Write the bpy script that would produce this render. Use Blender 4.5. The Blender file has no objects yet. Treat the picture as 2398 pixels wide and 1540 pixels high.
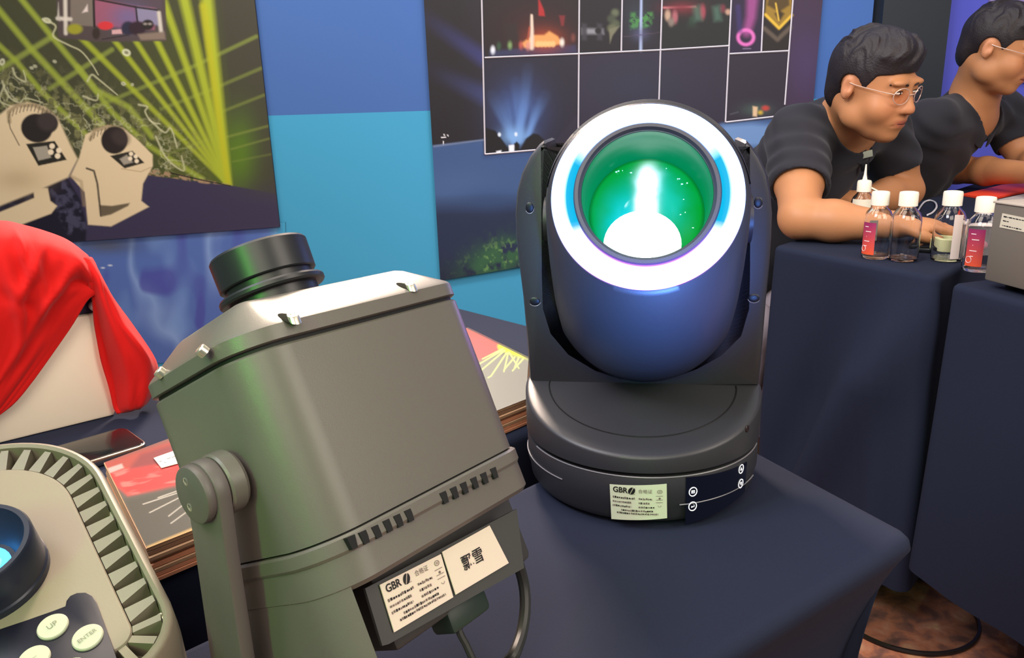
import bpy, bmesh, math, random
import numpy as np
from mathutils import Vector, Matrix

# ------------------------------------------------------------------ camera
S = bpy.context.scene
COL = S.collection
PI = math.pi
FPX, PW, PH = 1850.0, 2398, 1540            # focal length in pixels of the photograph
TH, RO = math.radians(15.8), math.radians(1.76)
CAM = np.array([0.0, 0.0, 1.11])
_fw = np.array([0, math.cos(TH), -math.sin(TH)])
_u0 = np.array([0, math.sin(TH), math.cos(TH)])
_r0 = np.array([1.0, 0, 0])
_R = math.cos(RO) * _r0 - math.sin(RO) * _u0
_U = math.cos(RO) * _u0 + math.sin(RO) * _r0
cd = bpy.data.cameras.new('camera')
cd.sensor_fit = 'HORIZONTAL'
cd.sensor_width = 36.0
cd.lens = 36.0 * FPX / PW
cd.clip_start = 0.02
cam = bpy.data.objects.new('camera', cd)
COL.objects.link(cam)
cam.matrix_world = Matrix(((_R[0], _U[0], -_fw[0], CAM[0]), (_R[1], _U[1], -_fw[1], CAM[1]),
                           (_R[2], _U[2], -_fw[2], CAM[2]), (0, 0, 0, 1)))
S.camera = cam

# ------------------------------------------------------------------ light
S.view_settings.view_transform = 'Standard'
S.view_settings.look = 'None'
S.view_settings.exposure = 0.0
S.view_settings.gamma = 1.0
S.view_settings.use_curve_mapping = False
w = bpy.data.worlds.new('world')
S.world = w
w.use_nodes = True
w.node_tree.nodes['Background'].inputs[0].default_value = (0.62, 0.68, 0.85, 1)
w.node_tree.nodes['Background'].inputs[1].default_value = 0.22


def area(name, loc, target, size, power, color, size_y=None, spread=None):
    l = bpy.data.lights.new(name, 'AREA')
    l.energy = power
    l.color = color
    l.size = size
    if size_y:
        l.shape = 'RECTANGLE'
        l.size_y = size_y
    if spread:
        l.spread = spread
    o = bpy.data.objects.new(name, l)
    COL.objects.link(o)
    o.location = loc
    d = Vector(target) - Vector(loc)
    o.rotation_euler = d.to_track_quat('-Z', 'Y').to_euler()
    return o


area('hall_lamp_or_fill', (-0.35, 1.0, 2.8), (-0.2, 0.7, 0.8), 1.0, 22, (1.0, 0.84, 0.70))
area('hall_lamp_or_fill', (1.5, 0.9, 2.9), (1.3, 1.7, 0.9), 1.2, 10, (1.0, 0.82, 0.68))
area('hall_lamp_or_fill', (1.9, -0.3, 2.1), (1.1, 2.2, 1.0), 1.4, 52, (1.0, 0.88, 0.76))  # added fill from the front right for the seated men's faces
area('side_fill', (-0.9, 0.35, 2.3), (0.8, 1.75, 0.5), 0.8, 12, (0.88, 0.92, 1.0), None, math.radians(80))  # added low fill to brighten the visitors' cloth fronts
area('wall_lamp', (-1.1, 2.0, 2.7), (-1.1, 3.3, 1.0), 1.6, 34, (1.0, 0.88, 0.74), 0.5)
area('wall_lamp', (0.8, 2.2, 2.7), (0.8, 3.3, 1.0), 2.0, 20, (0.86, 0.92, 1.0), 0.5)
area('truss_lamp', (-0.40, 2.85, 2.65), (-0.10, 0.45, 1.0), 0.45, 15, (1.0, 0.78, 0.62), None, math.radians(50))
area('hall_lamp_or_fill', (-0.2, -1.2, 2.5), (0.1, 1.0, 0.8), 1.6, 48, (1.0, 0.86, 0.72))
area('green_stage_lamp', (-0.56, -0.52, 1.44), (-0.17, 0.42, 0.95), 0.09, 0.22, (0.10, 1.0, 0.06), 0.30, math.radians(30))


l = bpy.data.lights.new('ring_bloom_spot', 'SPOT')  # added blue spot standing in for the ring's bloom on the head
l.energy = 200
l.color = (.11, .29, 1.0)
l.spot_size = math.radians(15)
l.spot_blend = 1.0
l.shadow_soft_size = .05
so = bpy.data.objects.new('ring_bloom_spot', l)
COL.objects.link(so)
so.location = (.16, -.12, .80)
so.rotation_euler = (Vector((.13, .66, .958)) - Vector(so.location)).to_track_quat('-Z', 'Y').to_euler()


# ------------------------------------------------------------------ measuring helpers: a ray of the photograph met with a plane of the place
def ray(x, y):
    return _fw + _R * (x - PW / 2) / FPX - _U * (y - PH / 2) / FPX


def onz(x, y, z):
    d = ray(x, y)
    return CAM + d * ((z - CAM[2]) / d[2])


def ony(x, y, Y):
    d = ray(x, y)
    return CAM + d * (Y / d[1])


def onplane(x, y, p, n):
    d = ray(x, y)
    return CAM + d * (np.dot(np.array(p) - CAM, n) / np.dot(d, n))


def proj(P):
    P = np.asarray(P, float).reshape(-1, 3) - CAM
    z = P @ _fw
    return np.stack([PW / 2 + FPX * (P @ _R) / z, PH / 2 - FPX * (P @ _U) / z], 1)


# ------------------------------------------------------------------ colours and materials
def s2l(c):
    return c / 12.92 if c <= 0.04045 else ((c + 0.055) / 1.055) ** 2.4


def hx(h, k=1.0):
    h = h.lstrip('#')
    return tuple(s2l(int(h[i:i + 2], 16) / 255) * k for i in (0, 2, 4))


MATS = {}


def mat(name, color=(.5, .5, .5), rough=.5, metal=0.0, spec=.5, emit=None, estr=0.0, trans=0.0, ior=1.45,
        var=0.0, vscale=40.0, bump=0.0, bscale=200.0, coat=0.0, attr=None, alpha=None, sss=0.0, attr_emit=None, sheen=0.0):
    if name in MATS:
        return MATS[name]
    if isinstance(color, str):
        color = hx(color)
    m = bpy.data.materials.new(name)
    m.use_nodes = True
    nt = m.node_tree
    b = nt.nodes['Principled BSDF']
    I = b.inputs
    I['Base Color'].default_value = (*color, 1)
    I['Roughness'].default_value = rough
    I['Metallic'].default_value = metal
    I['Specular IOR Level'].default_value = spec
    I['IOR'].default_value = ior
    I['Transmission Weight'].default_value = trans
    I['Coat Weight'].default_value = coat
    I['Sheen Weight'].default_value = sheen
    if sss:
        I['Subsurface Weight'].default_value = sss
        I['Subsurface Radius'].default_value = (0.012, 0.005, 0.003)
    if alpha is not None:
        I['Alpha'].default_value = alpha
    if emit is not None:
        I['Emission Color'].default_value = (*(hx(emit) if isinstance(emit, str) else emit), 1)
        I['Emission Strength'].default_value = estr
    tc = nt.nodes.new('ShaderNodeTexCoord')
    if attr:
        a = nt.nodes.new('ShaderNodeAttribute')
        a.attribute_name = attr
        nt.links.new(a.outputs['Color'], I['Base Color'])
    if attr_emit:
        a = nt.nodes.new('ShaderNodeAttribute')
        a.attribute_name = attr_emit
        nt.links.new(a.outputs['Color'], I['Emission Color'])
        I['Emission Strength'].default_value = estr
    if var:
        n = nt.nodes.new('ShaderNodeTexNoise')
        n.inputs['Scale'].default_value = vscale
        n.inputs['Detail'].default_value = 4
        mx = nt.nodes.new('ShaderNodeMix')
        mx.data_type = 'RGBA'
        mx.inputs[6].default_value = (*[c * (1 - var) for c in color], 1)
        mx.inputs[7].default_value = (*[min(1, c * (1 + var)) for c in color], 1)
        nt.links.new(tc.outputs['Object'], n.inputs['Vector'])
        nt.links.new(n.outputs['Fac'], mx.inputs[0])
        nt.links.new(mx.outputs[2], I['Base Color'])
    if bump:
        n = nt.nodes.new('ShaderNodeTexNoise')
        n.inputs['Scale'].default_value = bscale
        bp = nt.nodes.new('ShaderNodeBump')
        bp.inputs['Strength'].default_value = bump
        bp.inputs['Distance'].default_value = 0.002
        nt.links.new(tc.outputs['Object'], n.inputs['Vector'])
        nt.links.new(n.outputs['Fac'], bp.inputs['Height'])
        nt.links.new(bp.outputs['Normal'], I['Normal'])
    MATS[name] = m
    return m


# ------------------------------------------------------------------ object helpers
def tag(o, label=None, cat=None, group=None, kind=None):
    if label: o['label'] = label
    if cat: o['category'] = cat
    if group: o['group'] = group
    if kind: o['kind'] = kind
    return o


def thing(name, loc, label, cat, group=None):
    o = bpy.data.objects.new(name, None)
    COL.objects.link(o)
    o.location = Vector(loc)
    o.empty_display_size = 0.05
    return tag(o, label, cat, group)


def abs_loc(o):
    v = Vector(o.location)
    while o.parent:
        o = o.parent
        v += Vector(o.location)
    return v


def obj(name, verts, faces, m, parent=None, smooth=False, angle=None, loc=None):
    """One mesh object; verts are given in world coordinates."""
    v = np.asarray(verts, float).reshape(-1, 3)
    o_loc = np.array(abs_loc(parent)) if parent else (np.array(loc, float) if loc is not None else np.array(
        [(v[:, 0].min() + v[:, 0].max()) / 2, (v[:, 1].min() + v[:, 1].max()) / 2, v[:, 2].min()]))
    me = bpy.data.meshes.new(name)
    me.from_pydata((v - o_loc).tolist(), [], [list(map(int, f)) for f in faces])
    me.validate()
    for mm in (m if isinstance(m, (list, tuple)) else [m]):
        me.materials.append(mm)
    if smooth:
        me.polygons.foreach_set('use_smooth', [True] * len(me.polygons))
        if angle:
            me.set_sharp_from_angle(angle=math.radians(angle))
    o = bpy.data.objects.new(name, me)
    COL.objects.link(o)
    if parent:
        o.parent = parent
    else:
        o.location = Vector(o_loc)
    return o


def fix(o):
    """consistent outward normals"""
    bm = bmesh.new()
    bm.from_mesh(o.data)
    bmesh.ops.recalc_face_normals(bm, faces=bm.faces)
    bm.to_mesh(o.data)
    bm.free()
    return o


class MB:
    """collects shapes of one mesh"""
    def __init__(s):
        s.v, s.f = [], []

    def add(s, v, f):
        b = len(s.v)
        s.v += [tuple(map(float, p)) for p in v]
        s.f += [[i + b for i in q] for q in f]
        return s

    def out(s, name, m, parent=None, smooth=True, angle=35, recalc=True, loc=None):
        o = obj(name, s.v, s.f, m, parent, smooth, angle, loc)
        return fix(o) if recalc else o


class Frame:
    def __init__(s, o, x, y, z):
        s.o = np.array(o, float)
        s.M = np.stack([np.array(a, float) / np.linalg.norm(a) for a in (x, y, z)], 1)

    def __call__(s, p):
        return np.asarray(p, float).reshape(-1, 3) @ s.M.T + s.o

    def inv(s, p):
        return (np.asarray(p, float).reshape(-1, 3) - s.o) @ s.M


WORLD = Frame((0, 0, 0), (1, 0, 0), (0, 1, 0), (0, 0, 1))


def frame_n(o, n, up=(0, 0, 1)):
    n = np.array(n, float) / np.linalg.norm(n)
    x = np.cross(up, n)
    x /= np.linalg.norm(x)
    return Frame(o, x, np.cross(n, x), n)


def loft(rings, closed=True, cap=True):
    """rings: list of equal length point lists"""
    n = len(rings[0])
    v = np.concatenate([np.asarray(r, float).reshape(-1, 3) for r in rings])
    f = []
    for i in range(len(rings) - 1):
        for j in range(n if closed else n - 1):
            k = (j + 1) % n
            f.append([i * n + j, i * n + k, (i + 1) * n + k, (i + 1) * n + j])
    if cap and closed:
        f.append(list(range(n))[::-1])
        f.append(list(range((len(rings) - 1) * n, len(rings) * n)))
    return v, f


def lathe(fr, prof, seg=48, cap=False, a0=0.0, a1=2 * PI):
    """prof: (r, z) pairs in the frame"""
    full = abs(a1 - a0 - 2 * PI) < 1e-6
    n = seg if full else seg + 1
    t = a0 + (a1 - a0) * np.arange(n) / seg
    rings = [fr(np.stack([r * np.cos(t), r * np.sin(t), np.full(n, z)], 1)) for r, z in prof]
    return loft(rings, full, cap)


def tube(pts, r, seg=10, cap=True):
    pts = np.asarray(pts, float)
    rr = np.full(len(pts), r) if np.isscalar(r) else np.asarray(r)
    rings = []
    prev = None
    for i, p in enumerate(pts):
        t = pts[min(i + 1, len(pts) - 1)] - pts[max(i - 1, 0)]
        t = t / (np.linalg.norm(t) + 1e-12)
        if prev is None:
            a = np.cross(t, (0, 0, 1.0)) if abs(t[2]) < .9 else np.cross(t, (1.0, 0, 0))
        else:
            a = prev - t * np.dot(prev, t)
        a /= np.linalg.norm(a)
        prev = a
        b = np.cross(t, a)
        w_ = 2 * PI * np.arange(seg) / seg
        rings.append(p + rr[i] * (np.cos(w_)[:, None] * a + np.sin(w_)[:, None] * b))
    return loft(rings, True, cap)


def smooth_path(pts, n=8):
    """Catmull-Rom"""
    P = np.asarray(pts, float)
    P = np.concatenate([[2 * P[0] - P[1]], P, [2 * P[-1] - P[-2]]])
    out = []
    for i in range(1, len(P) - 2):
        for k in range(n):
            t = k / n
            a, b, c, d = P[i - 1], P[i], P[i + 1], P[i + 2]
            out.append(.5 * (2 * b + (c - a) * t + (2 * a - 5 * b + 4 * c - d) * t * t + (3 * b - a - 3 * c + d) * t ** 3))
    out.append(P[-2])
    return np.array(out)


def prism(fr, poly, z0, z1, bevel=0.0):
    """polygon (x,y) in the frame extruded from z0 to z1, its z1 rim (and z0 rim) chamfered"""
    P = np.asarray(poly, float)
    n = len(P)
    if area2(P) < 0:
        P = P[::-1]

    def at(q, z):
        return fr(np.concatenate([q, np.full((n, 1), z)], 1))
    if bevel:
        q = inset(P, bevel)
        q2 = inset(P, bevel * .3)
        s = 1 if z1 > z0 else -1
        return loft([at(q, z0), at(q2, z0 + s * bevel * .3), at(P, z0 + s * bevel), at(P, z1 - s * bevel), at(q2, z1 - s * bevel * .3), at(q, z1)])
    return loft([at(P, z0), at(P, z1)])


def area2(P):
    x, y = P[:, 0], P[:, 1]
    return np.sum(x * np.roll(y, -1) - np.roll(x, -1) * y)


def inset(P, d):
    """move each edge of a counter-clockwise polygon inwards by d"""
    P = np.asarray(P, float)
    a = P - np.roll(P, 1, 0)
    b = np.roll(P, -1, 0) - P
    a /= np.linalg.norm(a, axis=1)[:, None] + 1e-12
    b /= np.linalg.norm(b, axis=1)[:, None] + 1e-12
    na = np.stack([-a[:, 1], a[:, 0]], 1)
    nb = np.stack([-b[:, 1], b[:, 0]], 1)
    m = na + nb
    m /= np.maximum(np.sum(m * na, 1)[:, None], .35) * 1.0
    m = m / 1.0
    k = 1.0 / np.maximum(np.sum((na + nb) / 2 * na, 1), .35)
    return P + (na + nb) / 2 * (d * k)[:, None]


def rrect(w_, h_, r, seg=6, cx=0, cy=0):
    r = [r] * 4 if np.isscalar(r) else r
    out = []
    for (sx, sy, a), rr in zip(((1, 1, 0), (-1, 1, 90), (-1, -1, 180), (1, -1, 270)), r):
        for k in range(seg + 1):
            t = math.radians(a + 90 * k / seg)
            out.append((cx + sx * (w_ / 2 - rr) + rr * math.cos(t), cy + sy * (h_ / 2 - rr) + rr * math.sin(t)))
    return np.array(out)


def box(fr, c, d, bevel=0.0):
    c = np.array(c, float)
    d = np.array(d, float)
    f2 = Frame(fr(c)[0], fr.M[:, 0], fr.M[:, 1], fr.M[:, 2])
    if bevel:
        return prism(f2, rrect(d[0], d[1], bevel, 2), -d[2] / 2, d[2] / 2, bevel)
    return prism(f2, [(-d[0] / 2, -d[1] / 2), (d[0] / 2, -d[1] / 2), (d[0] / 2, d[1] / 2), (-d[0] / 2, d[1] / 2)], -d[2] / 2, d[2] / 2)


def ell(fr, c, r, nu=20, nv=12):
    t = 2 * PI * np.arange(nu) / nu
    rings = []
    for j in range(1, nv):
        p = PI * j / nv
        rings.append(fr(np.stack([c[0] + r[0] * math.sin(p) * np.cos(t), c[1] + r[1] * math.sin(p) * np.sin(t), np.full(nu, c[2] - r[2] * math.cos(p))], 1)))
    return loft(rings)


def lettering(name, text, fr, size, m, parent, lift=0.0003, cx=0, cy=0, wrap=None, xs=1.0, bold=0):
    """flat letters in the frame's xy plane; wrap = radius of a cylinder round the frame's y axis"""
    cu = bpy.data.curves.new(name, 'FONT')
    cu.body = text
    cu.size = size
    cu.offset = bold * size
    cu.align_x = 'CENTER'
    cu.align_y = 'CENTER'
    t = bpy.data.objects.new(name, cu)
    COL.objects.link(t)
    bpy.context.view_layer.update()
    me = bpy.data.meshes.new_from_object(t.evaluated_get(bpy.context.evaluated_depsgraph_get()))
    v = np.zeros(len(me.vertices) * 3)
    me.vertices.foreach_get('co', v)
    v = v.reshape(-1, 3)
    f = [list(p.vertices) for p in me.polygons]
    bpy.data.objects.remove(t)
    bpy.data.curves.remove(cu)
    bpy.data.meshes.remove(me)
    v = v * (xs, 1, 1) + (cx, cy, lift)
    return obj(name, fr(v) if wrap is None else wrap(v), f, m, parent)


def set_color(o, rgb, name='Col'):
    n = len(o.data.vertices)
    a = o.data.color_attributes.new(name, 'FLOAT_COLOR', 'POINT')
    c = np.ones((n, 4), np.float32)
    c[:, :3] = rgb
    a.data.foreach_set('color', c.ravel())


rng = np.random.default_rng(7)


def vnoise(x, y, seed=0):
    """smooth value noise"""
    xi = np.floor(x).astype(int)
    yi = np.floor(y).astype(int)
    fx, fy = x - xi, y - yi
    fx, fy = fx * fx * (3 - 2 * fx), fy * fy * (3 - 2 * fy)

    def h(a, b):
        q = (a * 374761393 + b * 668265263 + seed * 974634) & 0x7fffffff
        q = ((q ^ (q >> 13)) * 1274126177) & 0x7fffffff
        return ((q ^ (q >> 16)) & 0xffff) / 65535.0
    return (h(xi, yi) * (1 - fx) + h(xi + 1, yi) * fx) * (1 - fy) + (h(xi, yi + 1) * (1 - fx) + h(xi + 1, yi + 1) * fx) * fy


def fbm(x, y, o=4, seed=0):
    s, a = 0, .5
    for k in range(o):
        s = s + a * vnoise(x * 2 ** k, y * 2 ** k, seed + k)
        a *= .5
    return s


# ------------------------------------------------------------------ print or painted water light on a flat sheet, one colour per mesh point
class Paint:
    def __init__(s, XY, base, gain=1.0, k=1.0):
        s.k = k
        s.x, s.y = XY[:, 0], XY[:, 1]
        s.g = gain
        s.c = np.tile(np.array(hx(base)), (len(s.x), 1))

    def mix(s, a, col):
        col = np.array(hx(col)) if isinstance(col, str) else np.asarray(col)
        a = np.clip(a, 0, 1)[:, None]
        s.c = s.c * (1 - a) + col * a
        return s

    def poly(s, pts, col, soft=1.5, a=1.0, tex=None):
        P = np.asarray(pts, float)
        ins = np.zeros(len(s.x), bool)
        dm = np.full(len(s.x), 1e9)
        for i in range(len(P)):
            x0, y0 = P[i]
            x1, y1 = P[(i + 1) % len(P)]
            c = ((y0 > s.y) != (y1 > s.y)) & (s.x < (x1 - x0) * (s.y - y0) / ((y1 - y0) or 1e-9) + x0)
            ins ^= c
            t = np.clip(((s.x - x0) * (x1 - x0) + (s.y - y0) * (y1 - y0)) / ((x1 - x0) ** 2 + (y1 - y0) ** 2 + 1e-9), 0, 1)
            dm = np.minimum(dm, np.hypot(s.x - x0 - t * (x1 - x0), s.y - y0 - t * (y1 - y0)))
        sd = np.where(ins, dm, -dm)
        al = np.clip(sd / (2 * soft) + .5, 0, 1) * a
        if tex is not None: al = al * tex
        return s.mix(al, col)

    def line(s, pts, col, w0, w1=None, a=1.0, soft=None, a1=None):
        P = np.asarray(pts, float)
        w1 = w0 if w1 is None else w1
        a1 = a if a1 is None else a1
        L = np.concatenate([[0], np.cumsum(np.hypot(*(P[1:] - P[:-1]).T))])
        best = np.zeros(len(s.x))
        for i in range(len(P) - 1):
            (x0, y0), (x1, y1) = P[i], P[i + 1]
            t = np.clip(((s.x - x0) * (x1 - x0) + (s.y - y0) * (y1 - y0)) / ((x1 - x0) ** 2 + (y1 - y0) ** 2 + 1e-9), 0, 1)
            d = np.hypot(s.x - x0 - t * (x1 - x0), s.y - y0 - t * (y1 - y0))
            u = (L[i] + t * (L[i + 1] - L[i])) / L[-1]
            w_ = w0 + (w1 - w0) * u
            sf = w_ * .6 if soft is None else soft
            best = np.maximum(best, np.clip((w_ / 2 + sf / 2 - d) / sf, 0, 1) * (a + (a1 - a) * u))
        return s.mix(best, col)

    def oval(s, cx, cy, rx, ry, col, rot=0, soft=1.5, a=1.0, ring=None):
        t = math.radians(rot)
        u = (s.x - cx) * math.cos(t) + (s.y - cy) * math.sin(t)
        v = -(s.x - cx) * math.sin(t) + (s.y - cy) * math.cos(t)
        r = np.hypot(u / rx, v / ry)
        d = (1 - r) * min(rx, ry)
        if ring: d = ring / 2 - np.abs(d)
        return s.mix(np.clip(d / (2 * soft) + .5, 0, 1) * a, col)

    def glow(s, cx, cy, rx, ry, col, a=1.0, rot=0):
        t = math.radians(rot)
        u = (s.x - cx) * math.cos(t) + (s.y - cy) * math.sin(t)
        v = -(s.x - cx) * math.sin(t) + (s.y - cy) * math.cos(t)
        return s.mix(np.exp(-(u / rx) ** 2 - (v / ry) ** 2) * a, col)

    def rgb(s):
        # print contrast: deep tones take more ink than bright ones
        m = np.clip(s.c.max(1, keepdims=True) * 1.6, 0, 1)
        return np.clip(s.c * s.g * (s.k + (1 - s.k) * m), 0, 1)


def sheet(name, q, n, m, parent=None, painter=None, loc=None):
    """flat printed sheet through four world corners TL, TR, BR, BL; n = (across, down)"""
    TL, TR, BR, BL = [np.array(p, float) for p in q]
    u = np.linspace(0, 1, n[0] + 1)[None, :, None]
    v = np.linspace(0, 1, n[1] + 1)[:, None, None]
    P = ((TL * (1 - u) + TR * u) * (1 - v) + (BL * (1 - u) + BR * u) * v).reshape(-1, 3)
    i = np.arange(n[1])[:, None] * (n[0] + 1) + np.arange(n[0])[None]
    F = np.stack([i, i + n[0] + 1, i + n[0] + 2, i + 1], -1).reshape(-1, 4)
    me = bpy.data.meshes.new(name)
    ol = np.array(abs_loc(parent)) if parent else (np.array(loc) if loc is not None else (BL + BR) / 2)
    me.vertices.add(len(P))
    me.vertices.foreach_set('co', (P - ol).astype(np.float32).ravel())
    me.loops.add(F.size)
    me.loops.foreach_set('vertex_index', F.ravel().astype(np.int32))
    me.polygons.add(len(F))
    me.polygons.foreach_set('loop_start', np.arange(0, F.size, 4, dtype=np.int32))
    me.polygons.foreach_set('loop_total', np.full(len(F), 4, np.int32))
    me.update(calc_edges=True)
    me.materials.append(m)
    o = bpy.data.objects.new(name, me)
    COL.objects.link(o)
    if parent: o.parent = parent
    else: o.location = Vector(ol)
    if painter is not None:
        set_color(o, painter(proj(P)))
    return o

# ================================================================== THE SETTING
WY = 3.3                                        # the backdrop wall
GP = 1.15                                       # ink gain: print seen under the wall lamps
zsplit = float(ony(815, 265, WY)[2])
o = obj('floor', [(-3.5, -1.2, 0), (4.5, -1.2, 0), (4.5, WY, 0), (-3.5, WY, 0)], [(0, 1, 2, 3)],
        mat('pale_floor', '#b9b4a6', .5, var=.12, vscale=3))
tag(o, kind='structure')
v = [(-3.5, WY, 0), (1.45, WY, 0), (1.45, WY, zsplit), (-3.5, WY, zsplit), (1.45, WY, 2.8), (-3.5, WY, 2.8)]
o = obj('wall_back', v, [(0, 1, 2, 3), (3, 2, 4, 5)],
        [mat('cyan_backdrop_lit', hx('#3a93bd', GP), .8), mat('periwinkle_backdrop_shade', hx('#446cb2', .92), .8)], loc=(0, WY, 0))  # light boundary across the wall painted as two backdrop colours
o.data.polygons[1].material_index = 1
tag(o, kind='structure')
# dark column and violet panel at the right
xa, xb = ony(2068, 30, WY - .05)[0], ony(2222, 60, WY - .05)[0]
m = MB().add(*prism(WORLD, [(xa, WY - .05), (xb, WY - .05), (xb, WY + .1), (xa, WY + .1)], 0, 2.8))
o = m.out('trim_1', mat('dark_column', '#1c232c', .55, var=.1, vscale=4))
tag(o, kind='structure')
m = MB().add(*prism(WORLD, [(xb - .01, WY + .02), (4.5, WY + .02), (4.5, WY + .1), (xb - .01, WY + .1)], 0, 2.8))
o = m.out('wall_right', mat('violet_backdrop', hx('#4b50b4', 1.15), .8))
tag(o, kind='structure')
# pale seam of the violet panel
x2 = ony(2312, 40, WY + .012)[0]
m = MB().add(*prism(WORLD, [(x2, WY + .006), (x2 + .5, WY + .006), (x2 + .5, WY + .019), (x2, WY + .019)], ony(2330, 40, WY)[2] - .25, 2.8))
o = m.out('trim_2', mat('mauve_panel', hx('#8a7bb0'), .8))
tag(o, kind='structure')

# brown carpet with its straight border against the pale floor
p0, p1 = onz(2143, 1347, .008), onz(2400, 1487, .008)
d = (p1 - p0)[:2]
d /= np.linalg.norm(d)
a, b = p0[:2] - d * 3.2, p0[:2] + d * 3.0
nrm = np.array([d[1], -d[0]])
if nrm[1] > 0: nrm = -nrm
cm = mat('brown_carpet', '#7a4f38', .95)
nt = cm.node_tree
tc = nt.nodes.new('ShaderNodeTexCoord')
n1 = nt.nodes.new('ShaderNodeTexNoise')
n1.inputs['Scale'].default_value = 20
n1.inputs['Detail'].default_value = 5
n1.inputs['Distortion'].default_value = .35
cr = nt.nodes.new('ShaderNodeValToRGB')
els = cr.color_ramp.elements
els[0].position, els[0].color = .30, (*hx('#5a4038'), 1)
els[1].position, els[1].color = .72, (*hx('#d0a274'), 1)
for p_, c_ in ((.42, '#85584a'), (.52, '#b47050'), (.6, '#ba8064')):
    e = els.new(p_)
    e.color = (*hx(c_), 1)
nt.links.new(tc.outputs['Object'], n1.inputs['Vector'])
nt.links.new(n1.outputs['Fac'], cr.inputs[0])
nt.links.new(cr.outputs[0], nt.nodes['Principled BSDF'].inputs['Base Color'])
bp = nt.nodes.new('ShaderNodeBump')
bp.inputs['Strength'].default_value = .5
bp.inputs['Distance'].default_value = .01
nt.links.new(n1.outputs['Fac'], bp.inputs['Height'])
nt.links.new(bp.outputs[0], nt.nodes['Principled BSDF'].inputs['Normal'])
quad = [tuple(a), tuple(a + nrm * 2.2), tuple(b + nrm * 2.2), tuple(b)]
o = MB().add(*prism(WORLD, quad, 0.0005, .008)).out('carpet', cm)
tag(o, 'mottled rust-brown carpet on the floor below the tables', 'carpet')

# ================================================================== WALL POSTERS AND PAINTED WATER LIGHT
ink = mat('poster_ink_and_water_light', (.5, .5, .5), .55, attr='Col')
board = mat('poster_back', '#30303a', .8)


def wallq(pts, Y):
    return [ony(x, y, Y) for x, y in pts]


def backing(q, parent, t=.012):
    TL, TR, BR, BL = [np.array(p) for p in q]
    sh = np.array([0, t, 0])
    e = np.array([0, .0015, 0])
    vv, ff = loft([[TL + e, TR + e, BR + e, BL + e], [TL + sh, TR + sh, BR + sh, BL + sh]])
    MB().add(vv, ff).out('backing_board', board, parent)


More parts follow.
